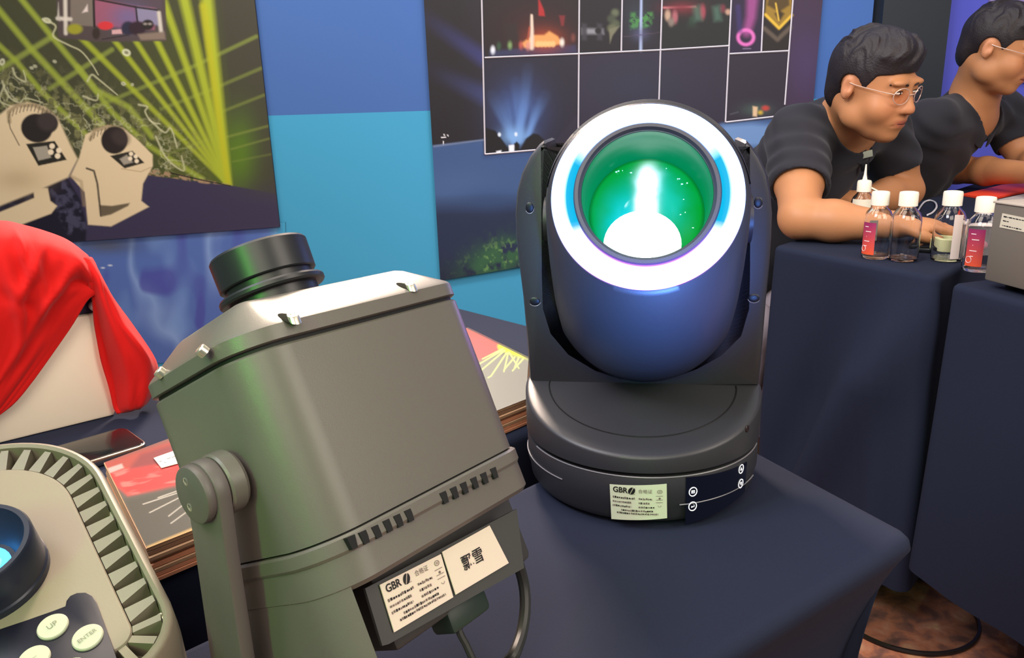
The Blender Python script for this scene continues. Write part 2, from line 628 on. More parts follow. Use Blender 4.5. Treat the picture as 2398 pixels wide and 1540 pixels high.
def paint_left(XY):
    p = Paint(XY, '#474a33', 1.0, .72)
    x, y = p.x, p.y
    Z = lambda *a: [(q[0] / 2.75, q[1] / 2.75) for q in a]
    p.glow(500, 330, 170, 230, '#5c6a1e', .75)
    p.poly([(505, -80), (620, -80), (660, 470), (545, 430)], '#45433a', 14, .85)
    p.glow(560, 360, 40, 90, '#5f8a12', .75)
    bc = '#a6b62f'
    # crossing beams
    for a_, w_, al in ((Z((-60, 480), (330, 240)), 13, .8), (Z((320, 570), (720, 320)), 11, .7), (Z((560, 710), (1240, 430), (1650, 235)), 9, .6),
                       (Z((1040, 700), (1330, 590), (1680, 440)), 8, .45), (Z((1400, 730), (1700, 612)), 7, .4), (Z((1430, 890), (1730, 810)), 6, .4),
                       (Z((1490, 960), (1740, 890)), 5, .35), (Z((1500, 1040), (1760, 990)), 5, .22), (Z((1090, 990), (1330, 900)), 6, .3)):
        p.line(a_, '#8fa046', w_, a=al)
    src = (1470, 1192)
    for top, w0, w1, al in (((1315, -160), 28, 17, 1), ((1150, -160), 24, 15, .95), ((1010, -120), 17, 12, .9), ((900, 40), 14, 11, .9),
                            ((840, 210), 12, 10, .85), ((690, 200), 12, 9, .85), ((520, 240), 13, 9, .8)):
        p.line(Z(top, src), bc, w0, w1, a=al)
    for ln, w_ in ((((60, -100), (330, 230), (620, 580), (830, 690), (980, 880)), 13), (((-60, 0), (200, 315), (400, 530), (660, 810)), 14),
                   (((-60, 240), (110, 400), (260, 580), (560, 870)), 12), (((500, 430), (720, 720), (960, 940), (1300, 1150)), 12)):
        p.line(Z(*ln), '#98aa3c', w_, a=.85)
    p.line(Z((1310, 40), src), '#b6b81e', 18, 12, a=.8)
    # splashing water
    n = fbm(x / 26, y / 26, 4, 3)
    n2 = fbm(x / 13 + 9, y / 13, 3, 11)
    band = np.exp(-((y - (215 + .42 * x)) / (62 + .06 * x)) ** 2) * np.clip((500 - x) / 120, 0, 1)
    ridge = np.clip(1 - np.abs(n - .5) * 22, 0, 1) * band
    p.mix(np.clip(band * np.clip((n2 - .42) * 5, 0, 1) * .75, 0, .8), '#a9aa72')
    p.mix(ridge * .55, '#d0d2ac')
    p.mix(np.clip((n2 - .56) * 14, 0, 1) * band * .7, '#3e4028')
    for cx, cy, rx, ry in ((296, 123, 10, 8), (5, 145, 6, 8), (289, 196, 5, 4), (310, 198, 3, 3), (128, 144, 4, 3), (74, 159, 4, 3), (82, 155, 4, 3), (110, 48, 10, 6)):
        p.oval(cx, cy, rx, ry, '#d8dcc0', 20, 2, .9)
        p.oval(cx, cy, rx * .55, ry * .5, '#6a6c48', 20, 2, .8)
    for ln in ([(100, 45), (130, 60), (125, 85), (160, 105), (190, 120), (215, 150), (230, 175)], [(205, 190), (215, 175), (230, 185), (275, 222)],
               [(30, 160), (38, 180), (60, 190), (55, 165)], [(5, 190), (20, 225), (45, 240), (60, 230), (100, 240)], [(10, 200), (0, 235), (30, 250)],
               [(195, 225), (225, 235), (230, 220)], [(325, 245), (345, 250), (340, 262), (355, 285), (375, 290)], [(350, 280), (385, 310), (400, 300), (415, 345)],
               [(365, 320), (390, 370), (430, 400), (425, 365)]):
        p.line(smooth_path(ln, 5), '#c4c6a0', 5, 3, a=.7)
    # indigo ground
    p.poly([(330, 408), (540, 434), (600, 445), (700, 462), (720, 700), (-60, 700), (-60, 420), (160, 380)], '#3d3858', 2)
    p.glow(640, 450, 90, 22, '#45434a', .6)
    st = fbm(x / 9, y / 7, 3, 23)
    p.poly([(350, 396), (380, 400), (470, 418), (540, 432), (480, 430), (400, 416), (345, 410)], '#a58a6c', 1.5, 1, np.clip((st - .35) * 6, 0, 1))
    p.line([(400, 405), (480, 423), (540, 435)], '#181818', 3, 2)
    # dark sparkling corner
    p.poly([(-60, 440), (110, 425), (155, 412), (190, 470), (203, 530), (200, 580), (-60, 580)], '#17142c', 3)
    nn = fbm(x / 15, y / 15, 4, 41)
    p.poly([(115, 440), (150, 420), (185, 470), (205, 535), (160, 548), (135, 500)], '#4a4a66', 5, .95, np.clip((nn - .38) * 5, 0, 1))
    p.poly([(-60, 480), (70, 450), (75, 470), (-60, 520)], '#3c3a50', 4, .9, np.clip((nn - .4) * 4, 0, 1))
    # the two white projectors of the advertisement
    cre = '#dac9a6'
    p.poly([(-90, 290), (0, 268), (25, 247), (65, 239), (105, 250), (135, 275), (165, 340), (182, 372), (160, 415), (80, 450), (0, 482), (-90, 500)], cre, 3)
    p.poly([(-60, 520), (40, 480), (80, 463), (78, 440), (112, 440), (118, 470), (134, 482), (120, 500), (45, 528), (-60, 545)], cre, 2)
    p.line([(22, 285), (20, 262), (40, 247), (80, 246), (112, 262)], '#9a8a6a', 9, a=.8)
    for k in range(12):
        q = k / 11
        xx, yy = 24 + 95 * q, 262 - 17 * math.sin(PI * q)
        p.line([(xx, yy), (xx - 4, yy + 14)], '#6e614a', 2.5, a=.8)
    p.line([(20, 280), (24, 300), (45, 340)], '#7a6c54', 3, a=.8)
    p.glow(40, 420, 60, 30, '#b9a27e', .6)
    for cx, cy, r_ in ((86, 300, 37), (110, 288, 26)): p.oval(cx, cy, r_, r_ * .9, '#2b2524', 20, 2)
    p.oval(111, 284, 24, 22, '#4a4240', 25, 5, .7)
    p.poly([(61, 337), (128, 330), (156, 374), (90, 388)], '#2c2a22', 1.5)
    p.poly([(77, 345), (110, 341), (120, 369), (90, 376)], '#a8a394', 1.5)
    for cx, cy in ((122, 342), (138, 352), (119, 356), (135, 365)): p.oval(cx, cy, 6.5, 6.5, '#eadcc0', 0, 1.5)
    p.poly([(200, 315), (225, 302), (252, 293), (290, 300), (325, 330), (357, 362), (358, 388), (335, 430), (331, 470), (349, 484), (260, 530), (206, 526), (198, 450), (165, 412), (185, 370)], '#dac9a6', 2)
    p.line([(212, 325), (222, 305), (255, 296), (288, 303)], '#9a8a6a', 9, a=.75)
    for k in range(9):
        q = k / 8
        xx, yy = 214 + 66 * q, 318 - 19 * math.sin(PI * q * .8)
        p.line([(xx, yy), (xx - 3, yy + 12)], '#6e614a', 2.3, a=.8)
    p.line([(165, 412), (190, 425), (197, 480)], '#a08c6c', 8, a=.5)
    p.line([(203, 394), (220, 400), (228, 430), (233, 475), (236, 505)], '#40382e', 4.5, a=.9)
    p.poly([(233, 480), (262, 482), (304, 475), (300, 482), (260, 502), (238, 507)], '#4a3f30', 2, .85)
    p.oval(268, 328, 31, 32, '#2b2422', 0, 2)
    p.oval(282, 322, 22, 17, '#483c3a', 30, 6, .8)
    p.poly([(258, 365), (310, 353), (338, 381), (292, 394)], '#2c2a22', 1.5)
    p.poly([(280, 372), (297, 362), (312, 380), (290, 386)], '#a59f90', 2)
    for cx, cy in ((307, 360), (318, 366), (305, 371), (320, 377)): p.oval(cx, cy, 5, 5, '#eadcc0', 0, 1.5)
    p.line([(285, 395), (330, 402), (352, 392)], '#a8926c', 3, a=.5)
    # small photograph of a stage
    p.poly([(128, -90), (385, -90), (390, 96), (230, 98), (136, 88)], '#554a4a', 2)
    p.poly([(165, -60), (218, -60), (220, 62), (165, 58)], '#7d746c', 2)
    p.poly([(220, -60), (365, 18), (362, 70), (222, 60)], '#9a5a72', 3)
    p.poly([(220, -90), (380, -90), (378, 20), (318, 14), (222, -5)], '#5a4c58', 3)
    p.glow(300, 40, 40, 30, '#6d6a9c', .8)
    p.poly([(318, 15), (368, 22), (372, 60), (322, 50)], '#8a86a6', 3)
    p.line([(217, -60), (221, 62)], '#26221f', 5)
    p.line([(222, -2), (320, 17), (372, 24)], '#26221f', 4)
    p.line([(318, 16), (322, 52)], '#2c2830', 4)
    for a_ in ([(152, -60), (154, 78)], [(135, 43), (165, 45)], [(372, 30), (378, 80)]): p.line(a_, '#cfcac0', 9, a=.9)
    p.poly([(137, 5), (140, 50), (134, 40)], '#b8b4ac', 2)
    p.poly([(205, 10), (192, 30), (206, 27)], '#cfc4c0', 2)
    p.oval(175, 68, 18, 12, '#9a9a2c', 0, 3)
    p.oval(247, 60, 18, 10, '#c8333a', 0, 2)
    p.poly([(262, 70), (286, 68), (286, 79), (262, 80)], '#c9a0a4', 1.5)
    p.oval(225, 78, 9, 14, '#3a2e2a', 0, 2)
    p.oval(300, 66, 16, 16, '#2e2e46', 0, 3)
    p.oval(322, 66, 20, 16, '#33222e', 0, 3)
    p.oval(346, 58, 14, 12, '#2a2424', 0, 2)
    for cx in (340, 351): p.oval(cx, 56, 4, 2.5, '#b0a8a4', 0, 2, .8)
    p.poly([(322, 80), (385, 74), (388, 92), (330, 94)], '#8a7a6e', 3)
    p.line([(240, 92), (300, 82)], '#3a3038', 3)
    return p.rgb()


q = wallq([(588, -70), (588, -70), (655, 531), (196, 566)], WY - .02)
q = [ony(-110, -60, WY - .02), ony(589, -60, WY - .02), ony(655, 531, WY - .02), ony(-110, 586, WY - .02)]
t = thing('poster', (q[3] + q[2]) / 2, 'large poster of yellow-green laser beams above two white projectors', 'poster')
sheet('print', q, (380, 320), ink, t, paint_left)
backing(q, t, .010)


def paint_water_light(XY):  # water ripples projected on the wall, painted into the added sheet's colours
    p = Paint(XY, '#4f6cb2', 1.0)
    x, y = p.x, p.y
    wx = x + 30 * fbm(x / 70, y / 70, 2, 5)
    wy = y + 50 * fbm(x / 80 + 5, y / 90, 2, 8)
    n = fbm(wx / 62, wy / 130, 2, 17)
    p.mix(np.clip((n - .38) * 4, 0, .8), '#6f93cf')
    r1 = np.clip(1 - np.abs(fbm(wx / 58 + 4, wy / 150, 1, 33) - .25) * 9, 0, 1)
    p.mix(r1 ** 1.5 * .6, '#8fb0e2')
    n2 = fbm(wx / 44 + 3, wy / 85, 1, 29)
    p.mix(np.clip((.17 - n2) * 9, 0, .75), '#4546a0')
    p.mix(np.clip((610 - y) / 90, 0, 1) * np.clip((430 - x) / 150, 0, 1) * .6, '#2e4f86')
    p.glow(250, 575, 70, 18, '#4e5360', .8)
    p.mix(np.clip((x - 625) / 38, 0, 1), hx('#3a93bd', GP))
    p.oval(258, 621, 5, 2, '#c8d4e8', 0, 1)
    p.oval(241, 627, 4, 2, '#c8d4e8', 0, 1)
    return p.rgb()


q = [ony(-110, 575, WY - .006), ony(668, 520, WY - .006), ony(676, 840, WY - .006), ony(-110, 865, WY - .006)]
t = thing('poster', (q[3] + q[2]) / 2, 'blue rippling water light painted on an added wall sheet behind the red cloth and grey projector', 'poster')  # no real poster: added sheet standing in for the projected water light
sheet('print', q, (220, 150), ink, t, paint_water_light)  # painted water light, not a print
backing(q, t, .004)


def paint_right(XY):
    p = Paint(XY, '#2a2638', .95, .42)
    x, y = p.x, p.y
    Z = lambda *a: [(980 + q[0] / 2.498, q[1] / 2.498) for q in a]
    p.mix(np.clip((x - 1120) / 250, 0, 1), '#3a3350')
    p.mix(np.clip((x - 1700) / 160, 0, 1) * .8, '#54385c')
    p.glow(1890, 150, 50, 90, '#5a4280', .6)
    p.glow(1480, 200, 120, 70, '#35405c', .6)
    p.mix(np.clip((1135 - x) / 60, 0, 1), '#241f2c')
    p.line(Z((40, 100), (380, 340)), '#3a3f86', 30, 34, a=.15, a1=.95, soft=22)
    p.line(Z((80, 410), (390, 560)), '#3c447e', 30, 40, a=.1, a1=.95, soft=24)
    for a_ in (Z((135, 803), (158, 803)), Z((146, 828), (145, 846)), Z((150, 787), (152, 792)), Z((170, 791), (174, 793))): p.line(a_, '#e8e8f0', 2.6)
    # lower seascape
    p.poly([(940, 348), (1015, 342), (1132, 328), (1134, 362), (1300, 350), (1700, 288), (1950, 262), (1950, 800), (940, 800)], '#41639c', 4)
    p.line(Z((90, 855), (380, 818)), '#7c90b8', 5, 4, a=.8)
    p.glow(1060, 440, 140, 50, '#4d6ea6', .7)
    p.mix(np.clip((y - 455 - (x - 1000) * -.03) / 50, 0, 1) * .9, '#26365c')
    p.glow(1140, 470, 60, 25, '#35568c', .6)
    p.mix(np.clip((y - 590) / 60, 0, 1) * .6, '#1c2c4a')
    n = fbm(x / 16, y / 20, 4, 51)
    gl = np.exp(-(((x - 1165) / 75) ** 2 + ((y - 605 + .35 * (x - 1165)) / 42) ** 2))
    p.mix(np.clip(gl * 1.3 * np.clip((n - .3) * 4, 0, 1), 0, .95), '#3f7a55')
    p.mix(np.clip(gl * np.clip((fbm(x / 7, y / 9, 3, 61) - .55) * 9, 0, 1), 0, .8), '#78a862')
    p.poly([(1690, 292), (1760, 288), (1800, 292), (1830, 340), (1700, 345)], '#7aa0d6', 8, .7)
    p.line(Z((390, 910), (760, 880)), '#34508c', 16, a=.5)
    # pictures
    def pic(z, col): p.poly(Z(*z), col, 1.2)
    pic([(370, -180), (943, -180), (940, 316), (385, 338)], '#271f28')
    p.glow(1255, 60, 90, 60, '#4c1f26', .8)
    p.poly(Z((700, -20), (735, 60), (740, 95), (702, 92)), '#b3242a', 2)
    p.poly(Z((822, 90), (858, 90), (850, 150), (835, 152)), '#8a2a34', 2)
    p.poly(Z((415, 300), (600, 280), (920, 262), (930, 312), (415, 330)), '#39406c', 4)
    p.glow(1275, 95, 45, 30, '#b5451e', .9)
    p.poly(Z((600, 255), (640, 225), (672, 205), (735, 205), (765, 182), (815, 212), (845, 258), (700, 272), (620, 280)), '#dd9a5a', 3)
    for k in range(5): p.oval(980 + (700 + 22 * k) / 2.5, 258 / 2.5, 6, 7, '#f0c080', 0, 2, .8)
    p.line(Z((662, 90), (664, 180), (662, 280)), '#dcc8b8', 6, 10)
    p.line(Z((650, 160), (640, 230)), '#b0503a', 4)
    p.poly(Z((502, 140), (575, 135), (585, 240), (520, 245)), '#3a2a2a', 4)
    for zx, zy, c in ((435, 292, '#e8f0ff'), (535, 265, '#8ab070'), (470, 270, '#3f6a4a'), (840, 248, '#e8e4dc'), (640, 270, '#d08a80'), (600, 265, '#c05a50'), (905, 220, '#8a4a44')):
        p.oval(980 + zx / 2.498, zy / 2.498, 5, 9, c, 0, 3, .9)
    pic([(943, -180), (1195, -180), (1188, 298), (943, 312)], '#26222e')
    p.poly(Z((955, 165), (1080, 168), (1085, 200), (955, 200)), '#a8aab4', 4, .8)
    for zx in (970, 1060): p.poly(Z((zx - 15, 135), (zx + 15, 140), (zx + 15, 235), (zx - 15, 235)), '#4c4c58', 3, .9)
    p.oval(980 + 1050 / 2.498, 180 / 2.498, 7, 7, '#24242c', 0, 2)
    for zx, zy, r_, c in ((1150, 75, 9, '#7a8466'), (1130, 110, 10, '#5a6450'), (1155, 140, 9, '#6a7458'), (1130, 165, 10, '#7a8060')): p.oval(980 + zx / 2.498, zy / 2.498, r_, r_, c, 0, 4, .9)
    p.poly(Z((1115, 170), (1178, 150), (1135, 210), (1120, 255)), '#8a8a70', 2)
    pic([(1195, -180), (1430, -180), (1415, 290), (1188, 298)], '#2c2a3c')
    p.glow(1490, 40, 26, 40, '#3a4a5a', .8)
    n3 = fbm(x / 7, y / 6, 3, 71)
    p.poly(Z((1245, 75), (1370, 70), (1375, 120), (1350, 160), (1240, 170), (1235, 120)), '#4f9a50', 4, .95, np.clip((n3 - .3) * 5, 0, 1))
    p.line(Z((1305, -180), (1300, 295)), '#a8b8e0', 5, 7, a=.9)
    p.line(Z((1200, 215), (1410, 190)), '#5a4a5a', 2)
    p.glow(1500, 80, 20, 16, '#6a6a9a', .6)
    pic([(1430, -180), (1838, -180), (1822, 268), (1415, 288)], '#272a30')
    p.line(Z((1435, 45), (1620, 40)), '#e08a90', 5)
    p.glow(980 + 1540 / 2.498, 18, 45, 16, '#8a2a3a', .9)
    for zx, zy, h_, c in ((1458, 90, 26, '#c8a890'), (1500, 100, 30, '#b86a74'), (1478, 130, 20, '#9a8a80'), (1662, 70, 34, '#b04a5c'), (1780, 50, 20, '#8a3a4a'), (1812, 70, 14, '#c8a08a')):
        p.oval(980 + zx / 2.498, zy / 2.498, 7, h_ / 2, c, 0, 3, .9)
    for zx in (1630, 1745): p.poly(Z((zx - 25, 40), (zx + 15, 30), (zx + 30, 120), (zx - 15, 125)), '#5f8a78', 6, .7)
    p.line(Z((1600, 110), (1600, 180)), '#3a6a50', 12, 30, a=.6, a1=0)
    pic([(1838, -180), (2030, -180), (2010, 300), (1822, 312)], '#33244e')
    p.line(Z((1960, -100), (1945, 100), (1920, 190)), '#c05aa8', 30, 20, a=.7, soft=14)
    p.oval(980 + 1915 / 2.498, 218 / 2.498, 18, 17, '#e070c0', 0, 2.5, .95, ring=8)
    p.line(Z((1870, 40), (1880, 180)), '#4c3a90', 12, a=.5)
    p.line(Z((1900, 285), (1942, 284)), '#9a8ab0', 3, a=.7)
    pic([(2030, -180), (2200, -180), (2168, 296), (2010, 300)], '#2c2326')
    p.poly(Z((2040, -60), (2190, -60), (2180, 95), (2105, 175), (2025, 95)), '#a8842c', 3)
    p.poly(Z((2060, -60), (2165, -60), (2170, 30), (2110, 70), (2040, 30)), '#6a5020', 3)
    p.poly(Z((2085, 80), (2110, 60), (2140, 80), (2110, 128)), '#3a2a18', 3, .9)
    p.line(Z((2030, 85), (2110, 165), (2185, 88)), '#e0b83a', 6)
    p.line(Z((2090, 20), (2108, 120)), '#d8b040', 4)
    p.line(Z((2022, 165), (2100, 232), (2175, 160)), '#7a6a5c', 10, a=.9)
    pic([(375, 340), (940, 318), (938, 660), (760, 872), (392, 903)], '#2e2b44')
    p.glow(1215, 260, 60, 70, '#3d5aa0', .9)
    for a_ in ([(555, 830), (430, 560)], [(560, 820), (500, 560)], [(590, 830), (570, 480)], [(600, 820), (640, 400)], [(630, 800), (740, 560)], [(560, 830), (640, 560)], [(650, 790), (690, 600)]):
        p.line(Z(*a_), '#6c9ae0', 9, 26, a=.6, a1=.05, soft=10)
    p.glow(1205, 320, 34, 22, '#7fb0ea', .8)
    p.poly(Z((388, 745), (450, 765), (535, 880), (392, 903)), '#12101e', 2)
    p.poly(Z((590, 880), (630, 810), (670, 780), (700, 785), (760, 840), (760, 872)), '#14121e', 2)
    for zx, zy in ((473, 787), (570, 785)): p.oval(980 + zx / 2.498, zy / 2.498, 3.5, 4.5, '#dcecff', 0, 1.5)
    for zz in ([(528, 850), (565, 845), (560, 885), (530, 885)], [(455, 885), (485, 878), (482, 895), (456, 897)]): p.poly(Z(*zz), '#f0f4ff', 1.5)
    p.poly(Z((560, 840), (575, 828), (590, 845), (590, 880), (562, 880)), '#08080e', 1.5)
    pic([(1822, 314), (2166, 298), (2140, 680), (1797, 712)], '#392f48')
    p.glow(980 + 1980 / 2.498, 640 / 2.498, 34, 14, '#5a7a70', .7)
    p.oval(980 + 2030 / 2.498, 632 / 2.498, 9, 6, '#c04038', 0, 3)
    p.poly(Z((1955, 620), (1985, 625), (1980, 682), (1955, 680)), '#d8b894', 2)
    p.oval(980 + 2000 / 2.498, 658 / 2.498, 6, 5, '#c8a83a', 0, 3)
    p.line(Z((1825, 668), (1870, 655)), '#6a6a7c', 3, a=.7)
    return p.rgb()


RQ = [(989, -60), (1932, -60), (1880, 512), (1031, 657)]
q = wallq(RQ, WY - .02)
t = thing('poster', (q[3] + q[2]) / 2, 'dark picture-grid poster of light shows behind the lit moving head', 'poster')
sheet('print', q, (440, 300), ink, t, paint_right)
backing(q, t)
wl = mat('white_grid_line', '#d8d4e0', .6)
for pts in ([(1127, -50), (1136, 361)], [(1357, -50), (1354, 352)], [(1458, -50), (1455, 119)], [(1552, -50), (1541, 310)], [(1715, -50), (1699, 286)],
            [(1791, -50), (1783, 120)], [(1861, -50), (1838, 245)], [(1135, 135), (1355, 126), (1546, 117), (1708, 107)],
            [(1709, 126), (1846, 119)], [(1136, 361), (1290, 348)], [(1700, 286), (1812, 273)]):
    P = [ony(x, y, WY - .0225) for x, y in pts]
    m = MB().add(*tube(P, .0032, 4))
    m.out('grid_line', wl, t)

# ================================================================== TABLES UNDER NAVY CLOTH
cloth_m = mat('navy_cloth', '#1d2233', .9, spec=.2, bump=.15, bscale=900)


def dens(poly, r=.02, step=.02):
    """counter-clockwise outline with rounded corners and even points; returns points, outward normals, distance to nearest corner"""
    P = np.asarray(poly, float)
    if area2(P) < 0: P = P[::-1]
    n = len(P)
    pts = []
    for i in range(n):
        a, b, c = P[i - 1], P[i], P[(i + 1) % n]
        u, w_ = (a - b) / np.linalg.norm(a - b), (c - b) / np.linalg.norm(c - b)
        ang = math.acos(np.clip(np.dot(u, w_), -1, 1))
        tl = r / math.tan(ang / 2)
        bis = (u + w_) / np.linalg.norm(u + w_)
        ctr = b + bis * r / math.sin(ang / 2)
        s0, s1 = b + u * tl - ctr, b + w_ * tl - ctr
        t0, t1 = math.atan2(s0[1], s0[0]), math.atan2(s1[1], s1[0])
        while t1 < t0: t1 += 2 * PI
        for k in range(7):
            t = t0 + (t1 - t0) * k / 6
            pts.append(ctr + r * np.array([math.cos(t), math.sin(t)]))
        d = P[(i + 1) % n] - b
        L = np.linalg.norm(d) - tl * 2
        for k in range(1, max(2, int(L / step))):
            pts.append(b + w_ * tl + w_ * L * k / max(2, int(L / step)))
    pts = np.array(pts)
    t = np.roll(pts, -1, 0) - np.roll(pts, 1, 0)
    nr = np.stack([t[:, 1], -t[:, 0]], 1)
    nr /= np.linalg.norm(nr, axis=1)[:, None]
    dc = np.min(np.linalg.norm(pts[:, None] - P[None], axis=2), 1)
    return pts, nr, dc


def draped(name, poly, zt, zb, parent, amp=.018, freq=9, seed=0, edge=.012, flare=.03, special=None):
    pts, nr, dc = dens(poly)
    s = np.concatenate([[0], np.cumsum(np.linalg.norm(np.diff(pts, axis=0), axis=1))])
    rings = []
    inner = pts - nr * .03
    for off, dz in ((-edge, 0), (-edge * .5, -edge * .12), (-edge * .12, -edge * .5), (0, -edge)):
        q = pts + nr * off
        rings.append(np.concatenate([q, np.full((len(q), 1), zt + dz)], 1))
    H = zt - edge - zb
    for k in range(1, 27):
        h = (k / 26) ** 1.15
        wv = np.sin(s * freq * 2 * PI + seed + 2.2 * vnoise(s * 3 + seed, s * 0, seed)) * .6 + np.sin(s * freq * 4.3 + 1.3 * seed + h * 1.5) * .4
        off = amp * h ** .8 * wv + flare * h + .012 * h * np.exp(-(dc / .08) ** 2)
        if special is not None: off = off + special(pts, h)
        q = pts + nr * off[:, None]
        z = zt - edge - H * h
        rings.append(np.concatenate([q, np.full((len(q), 1), z)], 1))
    v, f = loft(rings, True, False)
    f.append(list(range(len(pts)))[::-1])
    o = obj(name, v, f, cloth_m, parent, True)
    o.data.polygons[len(f) - 1].use_smooth = False
    fix(o)
    return o


def legs(poly, zt, parent, shrink=.15):
    P = np.asarray(poly, float)
    if area2(P) < 0: P = P[::-1]
    for p in inset(P, shrink):
        MB().add(*tube([(p[0], p[1], .009), (p[0], p[1], zt - .02)], .016, 8)).out('leg', mat('table_leg', '#30323a', .4, 1.0), parent)


def table(poly, zt, zb, label, **k):
    P = np.asarray(poly, float)
    c = P.mean(0)
    t = thing('draped_table', (c[0], c[1], .008), label, 'table', 'navy draped exhibition tables')
    draped('tablecloth', poly, zt, zb, t, **k)
    legs(poly, zt, t)
    return t


ZN, ZB, ZP = .74, .765, .78
# near table: right corner at C, its front edge running to the lower left
C_ = onz(2153, 1252, ZN)[:2]
d1 = np.array([-.5, .87])
d1 = (onz(1820, 1076, ZN)[:2] - C_)
d1 /= np.linalg.norm(d1)                        # along its right end, away from the camera
d2 = (onz(1690, 1552, ZN)[:2] - onz(2135, 1275, ZN)[:2])
d2 /= np.linalg.norm(d2)                        # along its front edge, towards the camera's left
BE0, BE1 = onz(1240, 1003, ZB)[:2], onz(372, 1352, ZB)[:2]
be = (BE0 - BE1) / np.linalg.norm(BE0 - BE1)    # front edge of the rear table
bn = np.array([be[1], -be[0]])                  # its outward side
A0 = BE1 + bn * .042
# where the near table's right end meets the rear table
M_ = np.stack([d1, -be], 1)
kk = np.linalg.solve(M_, A0 - C_)
X1 = C_ + d1 * (kk[0] - .012)
near_poly = [C_, X1, A0 + bn * .025 - be * .75, C_ + d2 * 1.0]
tuck = lambda pts, h: np.full(len(pts), -.055 * (1 - math.exp(-h / .13)))
near = table(near_poly, ZN, .03, 'near navy-draped table carrying the moving head and both projectors', amp=.008, freq=5, seed=3, flare=.0, special=tuck)
rear_poly = [BE1 - be * .8, BE0 + be * .30, BE0 + be * .30 - bn * .5, BE1 - be * .8 - bn * .5]
rear = table(rear_poly, ZB, .03, 'rear navy-draped table carrying the white box and brochures', amp=.004, freq=5, seed=5, flare=.0)
# the visitors' tables
TA, TB = onz(1812, 575, ZP)[:2], onz(2200, 651, ZP)[:2]
ub = onz(1890, 541, ZP)[:2] * .0 + onz(2235, 443, ZP)[:2] - TA
ub /= np.linalg.norm(ub)
table1 = [TA, TB, TB + ub * 1.9, TA + ub * 1.9]


def fold1(pts, h):
    # one big slanting fold hanging from the corner of the front end
    e = TB - TA
    L = np.linalg.norm(e)
    u = (pts - TA) @ (e / L) / L
    on = np.abs((pts - TA) @ np.array([e[1], -e[0]]) / L) < .02
    f = .060 * np.exp(-((u - (.95 - .75 * h)) / .16) ** 2) * min(1, h * 3) - .035 * np.exp(-((u - (.55 - .45 * h)) / .14) ** 2) * min(1, h * 2) \
        + .03 * np.exp(-((u - .80) / .06) ** 2) * h
    return np.where(on, f, 0)


table(table1, ZP, .11, 'navy-draped table the two seated men lean on', amp=.010, freq=4, seed=1, flare=.0, special=fold1)
T2 = onz(2222, 662, ZP)[:2]
T2b = onz(2420, 712, ZP)[:2]
e2 = (T2b - T2) / np.linalg.norm(T2b - T2)
e2n = np.array([-e2[1], e2[0]])
if e2n[0] < 0: e2n = -e2n
table2 = [T2, T2 + e2 * .5, T2 + e2 * .5 + e2n * .7, T2 + e2n * .55 - e2 * .02]
table(table2, ZP, .20, 'navy-draped table under the grey equipment box at the right edge', amp=.008, freq=5, seed=8, flare=.01)

# ================================================================== ON THE REAR TABLE
# ---- stack of printed brochures: long pile, its front side showing the sheets
ZT = ZB + .028
q = [onz(1096, 766, ZT), onz(1238, 836, ZT), onz(1232, 934, ZT), onz(345, 1283, ZT), onz(245, 1082, ZT)]


def paint_broch(XY):
    p = Paint(XY, '#6a665e', .55)
    x, y = p.x, p.y
    # left part: red laser show
    p.poly([(180, 1100), (430, 1020), (480, 1090), (360, 1140), (250, 1140)], '#b0564c', 8)
    n = fbm(x / 40 + y / 30, y / 9 + x / 60, 3, 5)
    p.poly([(250, 1105), (430, 1075), (450, 1130), (300, 1160), (265, 1130)], '#e04a48', 6, 1)
    p.poly([(260, 1100), (440, 1080), (450, 1130), (300, 1160)], '#f08078', 3, .9, np.clip((n - .55) * 9, 0, 1))
    p.poly([(330, 1062), (420, 1035), (440, 1075), (300, 1100)], '#8c4a4c', 6, .9)
    p.poly([(240, 1100), (285, 1085), (290, 1095), (250, 1110)], '#c8b8b0', 2, .9)
    p.poly([(290, 1170), (480, 1120), (480, 1260), (340, 1300)], '#5a5a50', 8, .9)
    for a_ in ([(335, 1180), (440, 1146)], [(350, 1200), (445, 1152)], [(395, 1208), (450, 1165)], [(370, 1165), (440, 1140)], [(400, 1225), (455, 1185)]):
        p.line(a_, '#d8d4c4', 2.5, 2, a=.8)
    p.line([(345, 1283), (480, 1228)], '#c8a86e', 9)
    # right part: red and lime rays
    p.poly([(1080, 770), (1110, 775), (1180, 808), (1176, 818), (1120, 850), (1095, 860)], '#b05a58', 3)
    p.line([(1094, 776), (1130, 785), (1178, 810)], '#ff5a52', 13, 11)
    p.line([(1174, 811), (1236, 838)], '#d4e62a', 15, 17)
    p.poly([(1090, 855), (1170, 830), (1245, 840), (1240, 940), (1150, 970)], '#85857c', 6)
    for a_ in ([(1176, 820), (1122, 852)], [(1182, 820), (1125, 868)], [(1186, 826), (1150, 880), (1143, 884)], [(1190, 826), (1180, 870)], [(1205, 836), (1180, 866)],
               [(1215, 836), (1205, 860)], [(1225, 840), (1200, 868)], [(1178, 816), (1130, 840)], [(1192, 824), (1215, 862)]):
        p.line(a_, '#e6f08a', 3.5, 2.5, a=.9)
    p.line([(1096, 768), (1238, 838)], '#4a3e40', 4)
    return p.rgb()


pile = thing('brochure_stack', (np.array(q[2]) + q[3]) / 2 - [0, 0, .028], 'long stack of glossy laser-show brochures behind the grey projector', 'brochures')
sheet('top_sheet', (q[4], q[0], q[2], q[3]), (520, 170), mat('brochure_gloss', (.5, .5, .5), .5, spec=.15, attr='Col'), pile, paint_broch)
